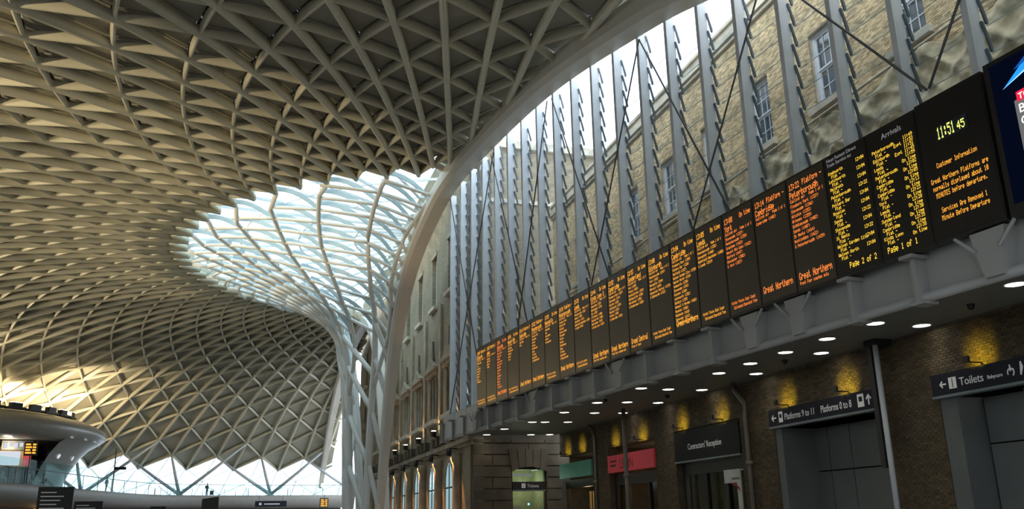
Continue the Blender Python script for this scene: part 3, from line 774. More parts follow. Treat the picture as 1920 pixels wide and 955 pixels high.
DL = [(1.1, 10.23), (1.09, 13.44), (2.18, 13.33), (1.24, 15.04), (1.4, 16.66), (2.3, 16.5), (1.54, 18.22), (1.65, 19.76), (2.7, 19.57), (2.99, 22.65), (1.0, 22.8), (1.92, 22.8), (3.26, 25.7), (2.16, 25.82), (1.24, 26.17), (2.47, 28.85), (3.5, 28.62), (1.31, 28.94), (2.82, 31.92), (1.92, 32.11), (1.42, 32.21), (1.32, 35.02), (4.25, 37.0), (3.42, 37.2), (1.45, 37.6), (1.1, 7.0)]
ORD = ['first', 'second', 'third', 'fourth', 'fifth', 'sixth', 'seventh', 'eighth', 'ninth', 'tenth', 'eleventh', 'twelfth', 'thirteenth', 'fourteenth', 'fifteenth', 'sixteenth', 'seventeenth', 'eighteenth', 'nineteenth', 'twentieth', 'twenty-first', 'twenty-second', 'twenty-third', 'twenty-fourth', 'twenty-fifth', 'twenty-sixth']
DL.sort(key=lambda p: p[1])
for k, (x, y) in enumerate(DL):
    near = 'over the toilets opening' if y < 14 else 'over the platforms opening' if y < 20.5 else 'over the contractors entrance' if y < 26 else 'over the red shop sign' if y < 32 else 'over the green shop and ticket door'
    t = thing('downlight', 'round canopy downlight %s, %s from the near end' % (near, ORD[k]), 'lamp', (x, y, 5.33), 'canopy downlights')
    MB().lathe([(.17, -.012), (.17, 0), (.20, 0), (.20, -.02), (.17, -.012)], 20).build('ring', M_LAMPR, t, True)
    MB().lathe([(0, -.008), (.165, -.008)], 20).build('lens', M_LAMP, t)
    lamp('downlight_beam', 'SPOT', (0, 0, -.03), 26, (1.0, .93, .78), (0, 0, -3), t, .12, 95, .7)

# ------------------------------------------------------------------ display boards
XB, ZB, ZT = -.5, 5.88, 8.32
BF = lambda y: frame((XB, y, ZB), (0, -1, 0), (1, 0, 0)) # x right (south), y inward ; z = x × y
def bframe(y):  # local x = right (south), local y = into board (east), local z = up
    return Matrix(((0, 1, 0, XB), (-1, 0, 0, y), (0, 0, 1, ZB), (0, 0, 0, 1)))
PW, PH = 1.1506, 2.44
VT = ['Virgin Trains East Coast', 'Estimated Boarding Time']; GN = ['Great Northern', 'Front Four coaches only']
DEP = [
 ('13:22', 'Platform -', 'Peterborough', ['Finsbury Park (1327)', 'Stevenage (1346)', 'Hitchin (1353)', 'Arlesey (1359)', 'Biggleswade (1402)', 'Sandy (1407)', 'St Neots (1414)', 'Huntingdon (1422)', '& Peterborough (1439)'], GN, 'R'),
 ('13:14', 'Platform -', 'Cambridge', ['Cambridge (1402)'], ['Great Northern'], 'R'),
 ('13:08', 'On time', 'York', ['Stevenage (1327)', 'Peterborough (1358)', 'Grantham (1422)', 'Newark Nth Gate (1432)', 'Retford (1447)', 'Doncaster (1502)', '& York (1527)'], VT, 'R'),
 ('13:05', 'On time', 'Leeds', ['Peterborough (1352)', 'Doncaster (1440)', 'Wakefield Westgate (1458)', '& Leeds (1519)'], VT, 'Y'),
 ('13:04', 'On time', 'Cambridge', ['Finsbury Park (1309)', 'Potters Bar (1320)', 'Hatfield (1327)', 'Welwyn Garden City (1330)', 'Welwyn North (1334)', 'Knebworth (1338)', 'Stevenage (1342)', 'Hitchin (1348)', 'Letchworth (1352)', 'Baldock (1355)', 'Ashwell & Morden (1402)', 'Royston (1406)', 'Meldreth (1410)', 'Shepreth (1413)', '& Cambridge (1425)'], ['Great Northern'], 'Y'),
 ('13:00', 'On time', 'Edinburgh', ['Peterborough (1347)', 'York (1452)', 'Newcastle (1549)', 'Berwick (1634)', 'Haymarket Central (1715)', '& Edinburgh (1722)'], VT, 'Y'),
 ('12:53', 'On time', 'Sunderland', ['York (1445)', 'Thirsk (1503)', 'Northallerton (1512)', 'Eaglescliffe (1528)', 'Hartlepool (1552)', '& Sunderland (1620)'], ['Grand Central', 'Front of train'], 'Y'),
 ('12:52', 'On time', 'Cambridge', ['Finsbury Park (1257)', 'Stevenage (1314)', 'Hitchin (1320)', 'Letchworth (1324)', 'Royston (1333)', 'Foxton (1340)', '& Cambridge (1352)'], GN, 'Y'),
 ('12:44', 'On time', 'Kings Lynn &', ['Cambridge (1332)', 'Waterbeach (1341)', 'Ely (1352)', 'Littleport (1400)', 'Downham Mkt (1408)', 'Watlington (1415)', '& Kings Lynn (1425)'], GN, 'Y'),
 ('12:35', 'On time', 'Leeds', ['Peterborough (1321)', 'Newark (1350)', 'Doncaster (1412)', 'Wakefield Westgate (1430)', '& Leeds (1449)'], ['Calls at all coaches', 'Estimated Boarding'], 'Y'),
 ('12:34', 'Platform -', 'Peterborough', ['Finsbury Park', 'Potters Bar', 'Hatfield', 'Welwyn Garden', 'Stevenage', 'Hitchin', 'Arlesey', 'Biggleswade', 'Sandy', 'St Neots', 'Huntingdon', '& Peterborough'], ['Great Northern'], 'Y'),
 ('12:30', 'On time', 'Newcastle', ['Stevenage', 'York', 'Darlington', 'Durham', '& Newcastle'], ['Calls at all coaches', 'Estimated Boarding'], 'Y'),
 ('12:22', 'Platform -', 'Peterborough', ['Finsbury Park', 'Stevenage', 'Hitchin', 'Arlesey', 'Biggleswade', 'Sandy', 'St Neots', 'Huntingdon', '& Peterborough'], ['Great Northern'], 'Y'),
 ('12:14', 'Platform 9', 'Cambridge', ['Cambridge', '& Ely'], ['Great Northern'], 'Y'),
 ('12:08', 'On time', 'Newark Nth', ['Stevenage', 'Peterborough', 'Grantham', 'Retford', '& York'], VT, 'Y'),
 ('12:04', 'On time', 'Cambridge', ['Finsbury Park', 'Potters Bar', 'Hatfield', 'Welwyn Garden', 'Welwyn North', 'Knebworth', 'Stevenage', 'Hitchin', 'Letchworth', 'Baldock', 'Ashwell', 'Royston', '& Cambridge'], ['Great Northern'], 'R'),
 ('12:03', 'Platform 1', 'Leeds', ['Doncaster', 'Wakefield', 'Outwood', '& Leeds'], VT, 'Y'),
 ('12:00', 'Platform 0', 'Edinburgh', ['Peterborough', 'York', 'Darlington', 'Newcastle', 'Alnmouth', 'Berwick', 'Dunbar', '& Edinburgh'], VT, 'Y')]
def display(name, label, cat, y, w, group=None, screen=M_SCREEN, ph=PH):
    t = thing(name, label, cat, bframe(y), group)
    MB().box(.006, w - .006, .012, .22, 0, ph).build('case', M_CASE, t)
    MB().box(.03, w - .03, .004, .012, .05, ph - .05).build('screen', screen, t)
    return t
def line_maker(t, e):
    def led(txt, x, z, h, w, align='l', y=0.0):
        if align == 'r': x -= w * len(txt)
        if align == 'c': x -= w * len(txt) / 2
        p = 0
        for wd in txt.split(' '):
            if wd: q_ = MB(); dots(q_, wd, x + p * w, z, h, w, 'l', y); q_.build('led_word', e, t)
            p += len(wd) + 1
    return led
for k, d in enumerate(DEP):
    y = 12.58 + PW * (k + 1)
    t = display('departure_display', 'departure display for the %s to %s, %s from the arrivals boards' % (d[0], d[2].replace(' &', ''), ORD[k]), 'display board', y, PW, 'departure displays')
    e = {'R': E_RED, 'Y': E_AMBER}[d[5]]
    led = line_maker(t, e)
    led(d[0], .08, PH - .17, .13, .066); led(d[1], PW - .08, PH - .17, .12, .058, 'r')
    led(d[2], .08, PH - .34, .14, .072)
    led('Calling at:', .08, PH - .50, .068, .042); led('Page 1 of 1', PW - .08, PH - .50, .068, .038, 'r')
    for q, s_ in enumerate(d[3]): led(s_, .08, PH - .61 - q * .105, .068, .042)
    big = len(d[4]) == 1 or d[4][0].startswith('Gr')
    if big:
        led(d[4][0], .10, .40, .15, .068)
        if len(d[4]) > 1: led(d[4][1], .10, .22, .07, .036)
    else:
        led(d[4][0], .10, .34, .07, .036); led(d[4][1], .18, .23, .07, .036)
# arrivals
def rows(led, lst, z, dz):
    for k, (a, b, c) in enumerate(lst):
        led(a, .10, z - k * dz, .066, .044)
        led('Plat -', .17, z - k * dz - .082, .066, .042)
        led(b, PW - .10, z - k * dz + .02, .068, .044, 'r')
        if c: led(c, PW - .10, z - k * dz - .062, .068, .044, 'r')
t = display('arrivals_display', 'black fast-services display beside the arrivals board, page 2 of 2', 'display board', 12.58, PW, 'arrivals displays', M_SCREENB)
led = line_maker(t, E_YEL); rows(led, [(a, b, '') for a, b in (('Knebworth', '12:04'), ('Letchworth', '12:04'), ('Meldreth', '12:04'), ('Peterborough', '12:22'), ('Potters Bar', '12:04'), ('Royston', '12:04'), ('Sandy', '12:22'), ('Stevenage', '12:04'), ('St Neots', '12:22'), ('Welwyn Garden City', '12:04'), ('Welwyn North', '12:04'))], 2.10, .163)
led('Page 2 of 2', PW - .12, .24, .11, .062, 'r')
for q, s_ in enumerate(('Next Fastest Direct', 'Train Service to:')): text('printed_heading', s_, .10, E_GREY, t, Matrix(((1, 0, 0, .08), (0, 0, -1, .0), (0, 1, 0, 2.30 - .10 * q), (0, 0, 0, 1))))
t = display('arrivals_display', 'arrivals display headed Arrivals, page 1 of 1', 'display board', 11.43, PW, 'arrivals displays', M_SCREENB)
led = line_maker(t, E_YEL); rows(led, [('Peterborough', '11:49', 'Expt 11:52'), ('Edinburgh', '11:51', 'Expt 11:45'), ('Leeds', '11:59', 'On time'), ('Peterborough', '12:02', 'On time'), ('Cambridge', '12:05', 'On time'), ('Cambridge', '12:13', 'On time'), ('York', '12:23', 'On time'), ('Leeds', '12:28', 'On time'), ('Sunderland', '12:30', 'On time'), ('Cambridge', '12:35', 'On time'), ('Kings Lynn', '12:38', 'On time')], 2.06, .163)
led('Page 1 of 1', .14, .24, .11, .062)
text('printed_heading', 'Arrivals', .15, E_GREY, t, Matrix(((1, 0, 0, .36), (0, 0, -1, .0), (0, 1, 0, 2.20), (0, 0, 0, 1))))
IW = 1.36
t = display('information_display', 'black customer information display under the yellow digital clock', 'display board', 10.28, IW, None, M_SCREENB, PH + .03)
led = line_maker(t, E_AMBER)
for k, (s_, dy) in enumerate((('Customer Information', 1.32), ('Great Northern Platforms are', 1.08), ('normally displayed about 10', .95), ('MINUTES before departure.', .82), ('Services Are Removed 1', .56), ('Minute Before Departure', .43))): led(s_, IW / 2, dy, .088, .040, 'c')
c = MB().box(.37, 1.0, -.01, .004, 1.66, 1.92).build('clock', mat('clock_face', (.02, .03, .04), .3, noise=.1), t)
mb = MB(); dots(mb, '11:51', .40, 1.90, .21, .072, y=-.012); dots(mb, '45', .80, 1.85, .15, .08, y=-.012); mb.build('clock_digits', E_CLOCK, c)
t = thing('advertising_screen', 'blue glowing advertising screen cut by the picture edge beside the clock', 'screen', bframe(8.86))
MB().box(.0, 2.6, .012, .25, 0, PH + .08).build('case', M_CASE, t)
MB().box(.10, 2.5, .004, .012, .18, PH).build('screen', emis('dark_blue_screen', (.0015, .003, .011), 1.0), t)
R3 = lambda pts, y=.0: [(a, y, b) for a, b in pts]
MB().prism(R3([(.28, 1.98), (.62, 2.22), (1.3, 2.44), (1.3, 2.28)], .002), (0, .002, 0)).build('light_ray', emis('bright_blue_ray', (.02, .30, .95), 1.3), t)
MB().prism(R3([(.28, 1.98), (1.3, 2.34), (1.3, 2.30)], .0), (0, .002, 0)).build('light_ray', emis('white_blue_ray', (.6, .85, 1), 1.6), t)
MB().prism(R3([(.5, 2.2), (.9, 2.44), (1.3, 2.44), (1.3, 2.3)], .003), (0, .001, 0)).build('light_ray', emis('deep_blue_ray', (.01, .10, .45), 1.0), t)
MB().prism(R3([(.42, .92), (1.5, 1.0), (1.5, 1.80), (.42, 1.72)], .001), (0, .002, 0)).build('grey_box', emis('grey_screen_box', (.16, .16, .16), 1.0), t)
MB().prism(R3([(.47, 1.68), (1.5, 1.76), (1.5, 1.92), (.47, 1.84)], -.001), (0, .002, 0)).build('red_band', emis('red_screen_band', (.75, .02, .06), 1.2), t)
XM = lambda x, z: Matrix(((1, 0, 0, x), (0, 0, -1, -.004), (0, 1, 0, z), (0, 0, 0, 1)))
E_SW = emis('white_screen_text', (.95, .95, .95), 1.3)
for s_, x, z_, h_ in (('TOM', .50, 1.71, .14), ('BU', .47, 1.50, .20), ('O', .47, 1.30, .20), ('N', .50, 1.13, .13), ('e', .52, 1.00, .13), ('JO', .36, .06, .2)): text('screen_text', s_, h_, E_SW, t, XM(x, z_))

# ------------------------------------------------------------------ shop fronts and openings
def recess(u0, u1, z1, depth, mback, name='recess_lining', mside=None, ceil=M_SOFFIT):
    mside = mside or mback
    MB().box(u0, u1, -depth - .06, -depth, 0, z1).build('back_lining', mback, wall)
    MB().box(u0 - .05, u0, -depth, -.45, 0, z1).build('side_lining', mside, wall); MB().box(u1, u1 + .05, -depth, -.45, 0, z1).build('side_lining', mside, wall)
    MB().box(u0, u1, -depth, -.45, z1, z1 + .06).build('ceiling_lining', ceil, wall)
def panels(u0, u1, zs, us, y, yb):
    for a, b in zip(us[:-1], us[1:]):
        for c, d in zip(zs[:-1], zs[1:]): MB().box(a + .015, b - .015, yb, y, c + .015, d - .015).build('wall_panel', M_PLAST, wall)
def sign(name, label, u0, u1, z0, z1, m=M_NAVY, proud=.12, trim=M_TRIM):
    t = thing(name, label, 'sign', WF @ Matrix.Translation((u1, proud - .1, z0)))
    w = u1 - u0
    MB().box(-w, 0, -.05, .1, 0.05, z1 - z0).build('board', m, t)
    if trim: MB().box(-w, 0, -.07, .12, 0, .05).build('trim', trim, t)
    return t
def arrow(pts, s, x, z):
    return [(x - s * a, z + s * b) for a, b in pts]
AR_L = [(-.5, 0), (-.1, .4), (.02, .3), (-.18, .09), (.5, .09), (.5, -.09), (-.18, -.09), (.02, -.3), (-.1, -.4)]
def put_arrow(t, x, z, s, rot=0):
    c_, s_ = math.cos(rot), math.sin(rot)
    P = [(x - s * (a * c_ - b * s_), .104, z + s * (a * s_ + b * c_)) for a, b in AR_L]
    MB().prism(P, (0, .006, 0)).build('arrow', M_PRINT, t)
# platforms opening
recess(15.35, 19.65, 4.32, 3.2, M_JOINT)
panels(0, 0, [0, 2.75, 3.86], [15.4, 16.5, 17.9, 18.8, 19.4], -1.0, -1.08)
MB().box(19.35, 19.65, -1.05, -.02, 0, 3.86).build('splayed_jamb', M_PLAST, wall)
t = sign('platforms_sign', 'navy platforms sign with arrows over the panelled opening', 15.35, 19.68, 3.86, 4.34)
put_arrow(t, -.25, .26, .22)
MB().box(-.66, -.48, .1, .106, .13, .40).build('train_pictogram', M_PRINT, t)
MB().box(-.62, -.52, .106, .108, .24, .34).build('train_window', M_NAVY, t)
text('lettering', 'Platforms 9 to 11', .235, M_PRINT, t, tx(-.74, .105, .17), sx=.80)
text('lettering', 'Platforms 0 to 8', .245, M_PRINT, t, tx(-2.30, .105, .17), sx=.74)
MB().box(-3.93, -3.71, .1, .106, .13, .42).build('train_pictogram', M_PRINT, t); MB().box(-3.88, -3.76, .106, .108, .25, .36).build('train_window', M_NAVY, t)
put_arrow(t, -4.10, .27, .24, math.radians(-90))
def small_dl(u, y, z, label):
    t = thing('downlight', label, 'lamp', WF @ Matrix.Translation((u, y, z)), 'passage downlights')
    MB().lathe([(.17, -.012), (.17, 0), (.2, 0), (.2, -.02), (.17, -.012)], 16).build('ring', M_LAMPR, t, True); MB().lathe([(0, -.008), (.165, -.008)], 16).build('lens', M_LAMP, t)
    lamp('downlight_beam', 'SPOT', (0, 0, -.03), 10, (1, .95, .8), (0, 0, -3), t, .1, 100, .7)
small_dl(16.0, -.6, 4.31, 'round downlight inside the platforms opening')
# toilets opening
recess(8.2, 13.6, 4.3, 3.6, M_JOINT)
panels(0, 0, [0, 2.95, 3.86], [12.1, 13.1], -.6, -.68); panels(0, 0, [0, 2.3, 3.3], [8.3, 9.6, 10.9, 12.05], -1.7, -1.78)
MB().box(13.15, 13.6, -.65, -.02, 0, 3.86).build('splayed_jamb', M_PLAST, wall); MB().box(12.03, 12.12, -1.7, -.62, 0, 3.9).build('panel_end', M_PLAST, wall)
MB().box(8.3, 12.0, -1.7, -1.5, 3.3, 3.36).build('ledge', M_TRIM, wall)
t = sign('toilets_sign', 'navy toilets sign with pictograms at the nearest opening', 8.1, 13.62, 3.86, 4.34)
put_arrow(t, -.32, .26, .18)
MB().box(-.68, -.48, .1, .106, .15, .37).build('toilet_pictogram', M_PRINT, t); MB().box(-.59, -.57, .106, .108, .17, .35).build('divider', M_NAVY, t)
text('lettering', 'Toilets', .22, M_PRINT, t, tx(-.76, .105, .18)); text('lettering', 'Babycare', .10, M_PRINT, t, tx(-1.46, .105, .20))
wc = MB()
for a in range(10):
    A0, A1 = math.radians(-60 + 27 * a), math.radians(-60 + 27 * (a + 1))
    wc.prism([(-2.02 - r_ * math.cos(q_), .104, .24 + r_ * math.sin(q_)) for r_, q_ in ((.06, A0), (.06, A1), (.085, A1), (.085, A0))], (0, .004, 0))
wc.box(-2.03, -2.0, .104, .108, .26, .38); wc.box(-2.1, -2.02, .104, .108, .28, .30); wc.build('wheelchair_pictogram', M_PRINT, t)
MB().prism([(-2.22, .104, .16), (-2.25, .104, .16), (-2.31, .104, .30), (-2.28, .104, .40), (-2.25, .104, .40)], (0, .004, 0)).build('person_pictogram', M_PRINT, t)
small_dl(11.9, -.75, 4.29, 'nearer round downlight inside the toilets opening'); small_dl(11.4, -1.4, 4.29, 'deeper round downlight inside the toilets opening')
# contractors reception
recess(21.4, 25.55, 4.35, 3.0, M_ROOM)
t = sign('reception_sign', 'dark contractors reception sign above the glazed doors', 21.42, 25.53, 3.32, 4.30, mat('charcoal_sign', (.016, .017, .016), .6, spec=.2, noise=.1), .04)
text('lettering', "Contractors' Reception", .26, M_PRINT, t, tx(-.95, .105, .38), sx=.86)
d = thing('door_2', 'glazed doors under the contractors reception sign', 'door', WF @ Matrix.Translation((23.5, -.3, 0)), kind='structure')
MB().box(-2.0, 2.0, -.05, .1, 2.95, 3.3).build('head', M_BLACK, d)
for x in (-1.95, -.75, .55, 1.35, 1.95): MB().box(x - .05, x + .05, -.05, .08, 0, 2.95).build('mullion', M_BLACK, d)
for a, b in ((-1.9, -.8), (-.7, .5), (.6, 1.3)): MB().box(a, b, 0, .02, 0, 2.95).build('pane', M_GLASSD, d)
MB().box(1.4, 1.75, -1.2, -1.15, 0, 2.9).build('lit_strip', M_PALEG, d); MB().box(-1.0, .9, -2.2, -2.15, 0, 2.9).build('inner_wall', M_PODIN, d)
lamp('reception_light', 'POINT', (.5, -1.2, 2.5), 14, (.95, 1, .75), None, d, .2)
t = thing('white_sign', 'small white hanging board with red stripes beside the reception doors', 'sign', WF @ Matrix.Translation((21.95, .05, 0)))
MB().box(-.45, .45, -.02, .02, 2.58, 2.95).build('board', mat('white_board', (.5, .5, .46), .6, noise=.1), t)
MB().box(-.45, -.25, -.02, .02, 0, 2.58).build('post', bpy.data.materials['white_board'], t)
MB().box(-.42, .02, .02, .024, 2.66, 2.72).build('text_strip', mat('grey_print', (.16, .16, .16), .6, noise=.05), t)
for q in range(3): MB().prism([(.1 - q * .12, .022, 2.56), (.0 - q * .12, .022, 2.56), (-.40, .022, 2.40 - q * .05), (-.40, .022, 2.43 - q * .05)], (0, .004, 0)).build('red_stripe', mat('red_stripe', (.4, .05, .05), .6, noise=.05) if q == 0 else bpy.data.materials['red_stripe'], t)
# red shop
recess(27.1, 31.3, 4.28, 3.0, M_ROOM)
t = sign('red_shop_sign', 'red shop sign reading LEON over the doorway', 27.12, 31.28, 3.27, 3.95, M_REDS, .06, None)
text('lettering', 'LEON', .50, M_REDD, t, tx(-1.15, .102, .16), sx=1.0); MB().box(-.85, -.25, .1, .104, .42, .50).build('text_strip', M_REDD, t); MB().box(-.80, -.25, .1, .104, .26, .34).build('text_strip', M_REDD, t)
d = thing('door_3', 'shop doorway under the red sign with timber lit inside', 'door', WF @ Matrix.Translation((29.2, -.3, 0)), kind='structure')
MB().box(-2.05, 2.05, -.1, .1, 2.85, 3.25).build('head', M_BLACK, d)
for x in (-2.0, -.95, .95, 2.0): MB().box(x - .06, x + .06, -.05, .08, 0, 2.85).build('mullion', M_BLACK, d)
for a, b in ((-1.9, -1.0), (1.0, 1.9)): MB().box(a, b, 0, .02, 0, 2.85).build('pane', M_GLASSD, d)
MB().box(-1.0, .2, -1.6, -1.5, 0, 2.6).build('timber_wall', M_WOOD, d); MB().box(-.9, -.4, -1.49, -1.47, 1.5, 2.0).build('lit_picture', E_WARM, d)
MB().tube([(.55, .3, .8), (.55, .3, 2.5)], .025, 8).build('door_handle', M_TRIM, d)
lamp('red_shop_light', 'POINT', (-.3, -1.0, 2.6), 18, (1, .7, .35), None, d, .15)
# green shop
recess(33.05, 37.0, 4.33, 3.0, M_ROOM)
t = sign('green_shop_sign', 'blank dark green shop fascia beside the ticket office', 33.07, 36.98, 3.30, 3.98, M_GRNS, .06, None)
d = thing('door_4', 'shop doorway under the green fascia with pale timber posts', 'door', WF @ Matrix.Translation((35.0, -.3, 0)), kind='structure')
MB().box(-1.95, 1.95, -.1, .1, 2.95, 3.28).build('head', M_BLACK, d)
for x in (-1.9, 1.9): MB().box(x - .06, x + .06, -.05, .08, 0, 2.95).build('jamb', M_BLACK, d)
for x, wd in ((-1.5, .30), (-.35, .16), (.0, .12), (.35, .34), (.9, .1)): MB().box(x - wd / 2, x + wd / 2, -.7, -.62, 0, 2.8).build('timber_post', M_WOOD, d)
lamp('green_shop_light', 'POINT', (0, -.2, 2.7), 14, (1, .75, .4), None, d, .15)
# yellow wall washers above the openings
WASH = [(35.9, 4.36), (34.1, 4.36), (30.5, 4.31), (28.0, 4.31), (24.9, 4.40), (22.3, 4.40), (18.9, 4.40), (16.4, 4.40), (12.35, 4.40)]
for k, (u, z) in enumerate(WASH):
    t = thing('wall_washer', 'yellow wall washer hidden on the ledge over an opening, %s from the ticket door' % ORD[k], 'lamp', WF @ Matrix.Translation((u, .05, z)), 'yellow wall washers')
    MB().box(-.02, .02, -.03, .30, .0, .02).build('arm', M_BLACK, t); MB().box(-.07, .07, .29, .33, .0, .12).build('housing', M_BLACK, t)
    MB().box(-.06, .06, .285, .29, .01, .11).build('lens', M_LAMPR, t)
    lamp('washer_beam', 'SPOT', (0, .27, .07), 17, (1.0, .74, .03), (0, -.06, .14), t, .02, 118, .45)
# downpipes
def pipe(name, label, pts, r, m=M_PIPE):
    t = thing(name, label, 'pipe', WF @ Matrix.Translation(pts[-1])); b = Vector(pts[-1])
    MB().tube([Vector(p) - b for p in pts], r, 10).build('pipe', m, t, True)
    for z in (1.2, 3.0): MB().lathe([(r + .02, 0), (r + .035, 0), (r + .035, .12), (r + .02, .12)], 10, (0, 0, z)).build('collar', m, t, True)
    return t
pipe('drainpipe', 'brown drainpipe with an offset bend beside the reception sign', [(21.35, .12, 5.33), (21.3, .12, 5.1), (20.85, .12, 4.7), (20.85, .12, 4.4), (20.85, .12, 0)], .07)
pipe('drainpipe', 'brown drainpipe between the green and red shop signs', [(33.0, .1, 5.33), (32.7, .1, 5.1), (32.5, .1, 4.8), (32.5, .1, 0)], .06)
pipe('drainpipe', 'tall grey pipe crossing the red shop sign', [(27.55, .9, 5.33), (27.55, .9, 2.7), (27.55, .9, 0)], .075)
t = thing('service_post', 'black and grey service post between the platforms and toilets signs', 'post', WF @ Matrix.Translation((14.85, .35, 0)))
MB().tube([(0, 0, 0), (0, 0, 5.33)], .06, 10).build('pipe', M_GREY, t, True); MB().box(.08, .22, -.07, .07, 2.6, 5.33).build('channel', M_BLACK, t); MB().box(-.12, .24, -.35, .1, 5.2, 5.33).build('head_plate', M_BLACK, t)
t = thing('warning_sign', 'small dark warning plate low inside the platforms opening', 'sign', WF @ Matrix.Translation((16.0, -.97, 2.0)))
MB().box(-.3, .3, -.02, .02, 0, .26).build('plate', M_BLACK, t); MB().prism([(.22, .022, .05), (.06, .022, .05), (.14, .022, .2)], (0, .004, 0)).build('triangle', M_PRINT, t); MB().box(-.24, .02, .02, .024, .09, .14).build('text_strip', M_PRINT, t)
for k, (x, y) in enumerate(((1.6, 11.6), (2.1, 17.6), (2.6, 24.0), (1.1, 25.3))):
    t = thing('ceiling_camera', 'small black dome camera under the canopy, %s from the near end' % ORD[k], 'camera', (x, y, 5.33)); MB().lathe([(0, 0), (.07, 0), (.07, -.04), (0, -.04)], 12).build('mount', M_BLACK, t, True); MB().lathe([(.06, -.04), (.05, -.09), (0, -.11)], 12).build('dome', M_BLACK, t, True)

# ------------------------------------------------------------------ gallery (mezzanine)
EDGE = smooth_poly([(-31, 46, 0), (-26.5, 58, 0), (-22.2, 70, 0), (-20.4, 75, 0), (-17.8, 84, 0), (-15.4, 92, 0), (-12.8, 98.8, 0), (-9.5, 102.3, 0), (-4, 104.2, 0), (2, 105.2, 0), (9, 105.6, 0)], 5)
ZM = 4.72
mz = thing('gallery', 'curved grey first-floor gallery running round the far side', 'gallery', (-20, 90, 0))
G0 = Vector((-20, 90, 0))
sec_n = []
for i, p in enumerate(EDGE):
    d = (EDGE[min(i + 1, len(EDGE) - 1)] - EDGE[max(i - 1, 0)]).normalized(); sec_n.append(Vector((-d.y, d.x, 0)))  # outward (away from concourse)
prof = [(18, ZM), (.06, ZM), (0, ZM - .06), (-.02, ZM - .45), (.12, ZM - .9), (.5, ZM - 1.2), (1.2, ZM - 1.35), (18, ZM - 1.35)]
vs = [p + n * a + Vector((0, 0, z)) - G0 for p, n in zip(EDGE, sec_n) for a, z in prof]; k_ = len(prof)
MB().add(vs, [(i * k_ + j, i * k_ + j + 1, (i + 1) * k_ + j + 1, (i + 1) * k_ + j) for i in range(len(EDGE) - 1) for j in range(k_ - 1)]).build('slab', M_MEZZ, mz, True)
# back wall of shops below the gallery
vs = [p + n * 5 + Vector((0, 0, z)) - G0 for p, n in zip(EDGE, sec_n) for z in (0, ZM - 1.3)]
MB().add(vs, [(2 * i, 2 * i + 1, 2 * i + 3, 2 * i + 2) for i in range(len(EDGE) - 1)]).build('shop_wall', M_ROOM, mz)
bal = thing('balustrade', 'tall glass balustrade along the curved gallery edge', 'railing', (-20, 90, ZM)); B0 = Vector((-20, 90, 0))
for i in range(0, len(EDGE) - 1):
    a, b = EDGE[i] + sec_n[i] * .12 - B0, EDGE[i + 1] + sec_n[i + 1] * .12 - B0
    h = 1.75 if EDGE[i].y < 99.5 else 1.1
    g = (b - a).normalized() * .03
    MB().prism([a + g, b - g, b - g + Vector((0, 0, h)), a + g + Vector((0, 0, h))], sec_n[i] * .02).build('pane', M_GLASSB, bal)
    if i % 2 == 0 or EDGE[i].y > 99: MB().tube([a, a + Vector((0, 0, h * .62))], .03, 6).build('post', M_GREY, bal)
MB().tube([p + n * .13 - B0 + Vector((0, 0, 1.1)) for p, n in zip(EDGE, sec_n)], .035, 6).build('handrail', M_ROD, bal, True)
# pod restaurant
PC = Vector((-31.2, 86, 0))
pod = thing('pod', 'rounded grey pod building with a lens-shaped roof on the gallery', 'pavilion', PC + Vector((0, 0, ZM)))
MB().lathe([(12.9, 3.55), (13.9, 3.75), (14.5, 4.2), (14.6, 4.5), (14.4, 4.85), (13.2, 5.4), (10.5, 6.0), (6, 6.5), (0, 6.7)], 64).build('roof', M_POD, pod, True)
MB().lathe([(0, 3.5), (12.9, 3.55)], 64).build('soffit', M_PODIN, pod)
MB().lathe([(11.5, 0), (11.6, .6), (12.0, 1.6), (12.6, 2.6), (13.3, 3.4), (13.9, 3.75)], 40, (0, 0, 0), math.radians(-30), math.radians(120)).build('bowl_wall', M_POD, pod, True)
MB().lathe([(10.0, 0), (10.0, 3.5)], 40, (0, 0, 0), math.radians(-130), math.radians(8)).build('inner_wall', M_PODIN, pod, True)
for k in range(5):
    a = math.radians(-28 + 9 * k); r_ = 14.05; L = MB().lathe([(0, 0), (.16, 0)], 12); o = L.build('spotlight', E_WHITE, pod); o.location = (r_ * math.cos(a), r_ * math.sin(a), 3.82); o.rotation_euler = (math.radians(180), 0, 0)
for k in range(3):
    a = math.radians(-24 + 12 * k); o = MB().lathe([(0, 0), (.2, 0)], 12).build('spotlight', E_WHITE, pod); o.location = (12.6 * math.cos(a), 12.6 * math.sin(a), 2.45); o.rotation_euler = (0, math.radians(115), a)
for a_ in (-75, -45): lamp('pod_fill_light', 'POINT', (11.6 * math.cos(math.radians(a_)), 11.6 * math.sin(math.radians(a_)), 3.0), 110, (1, .88, .65), None, pod, .3)  # fill points without fixtures, added to brighten the pod interior
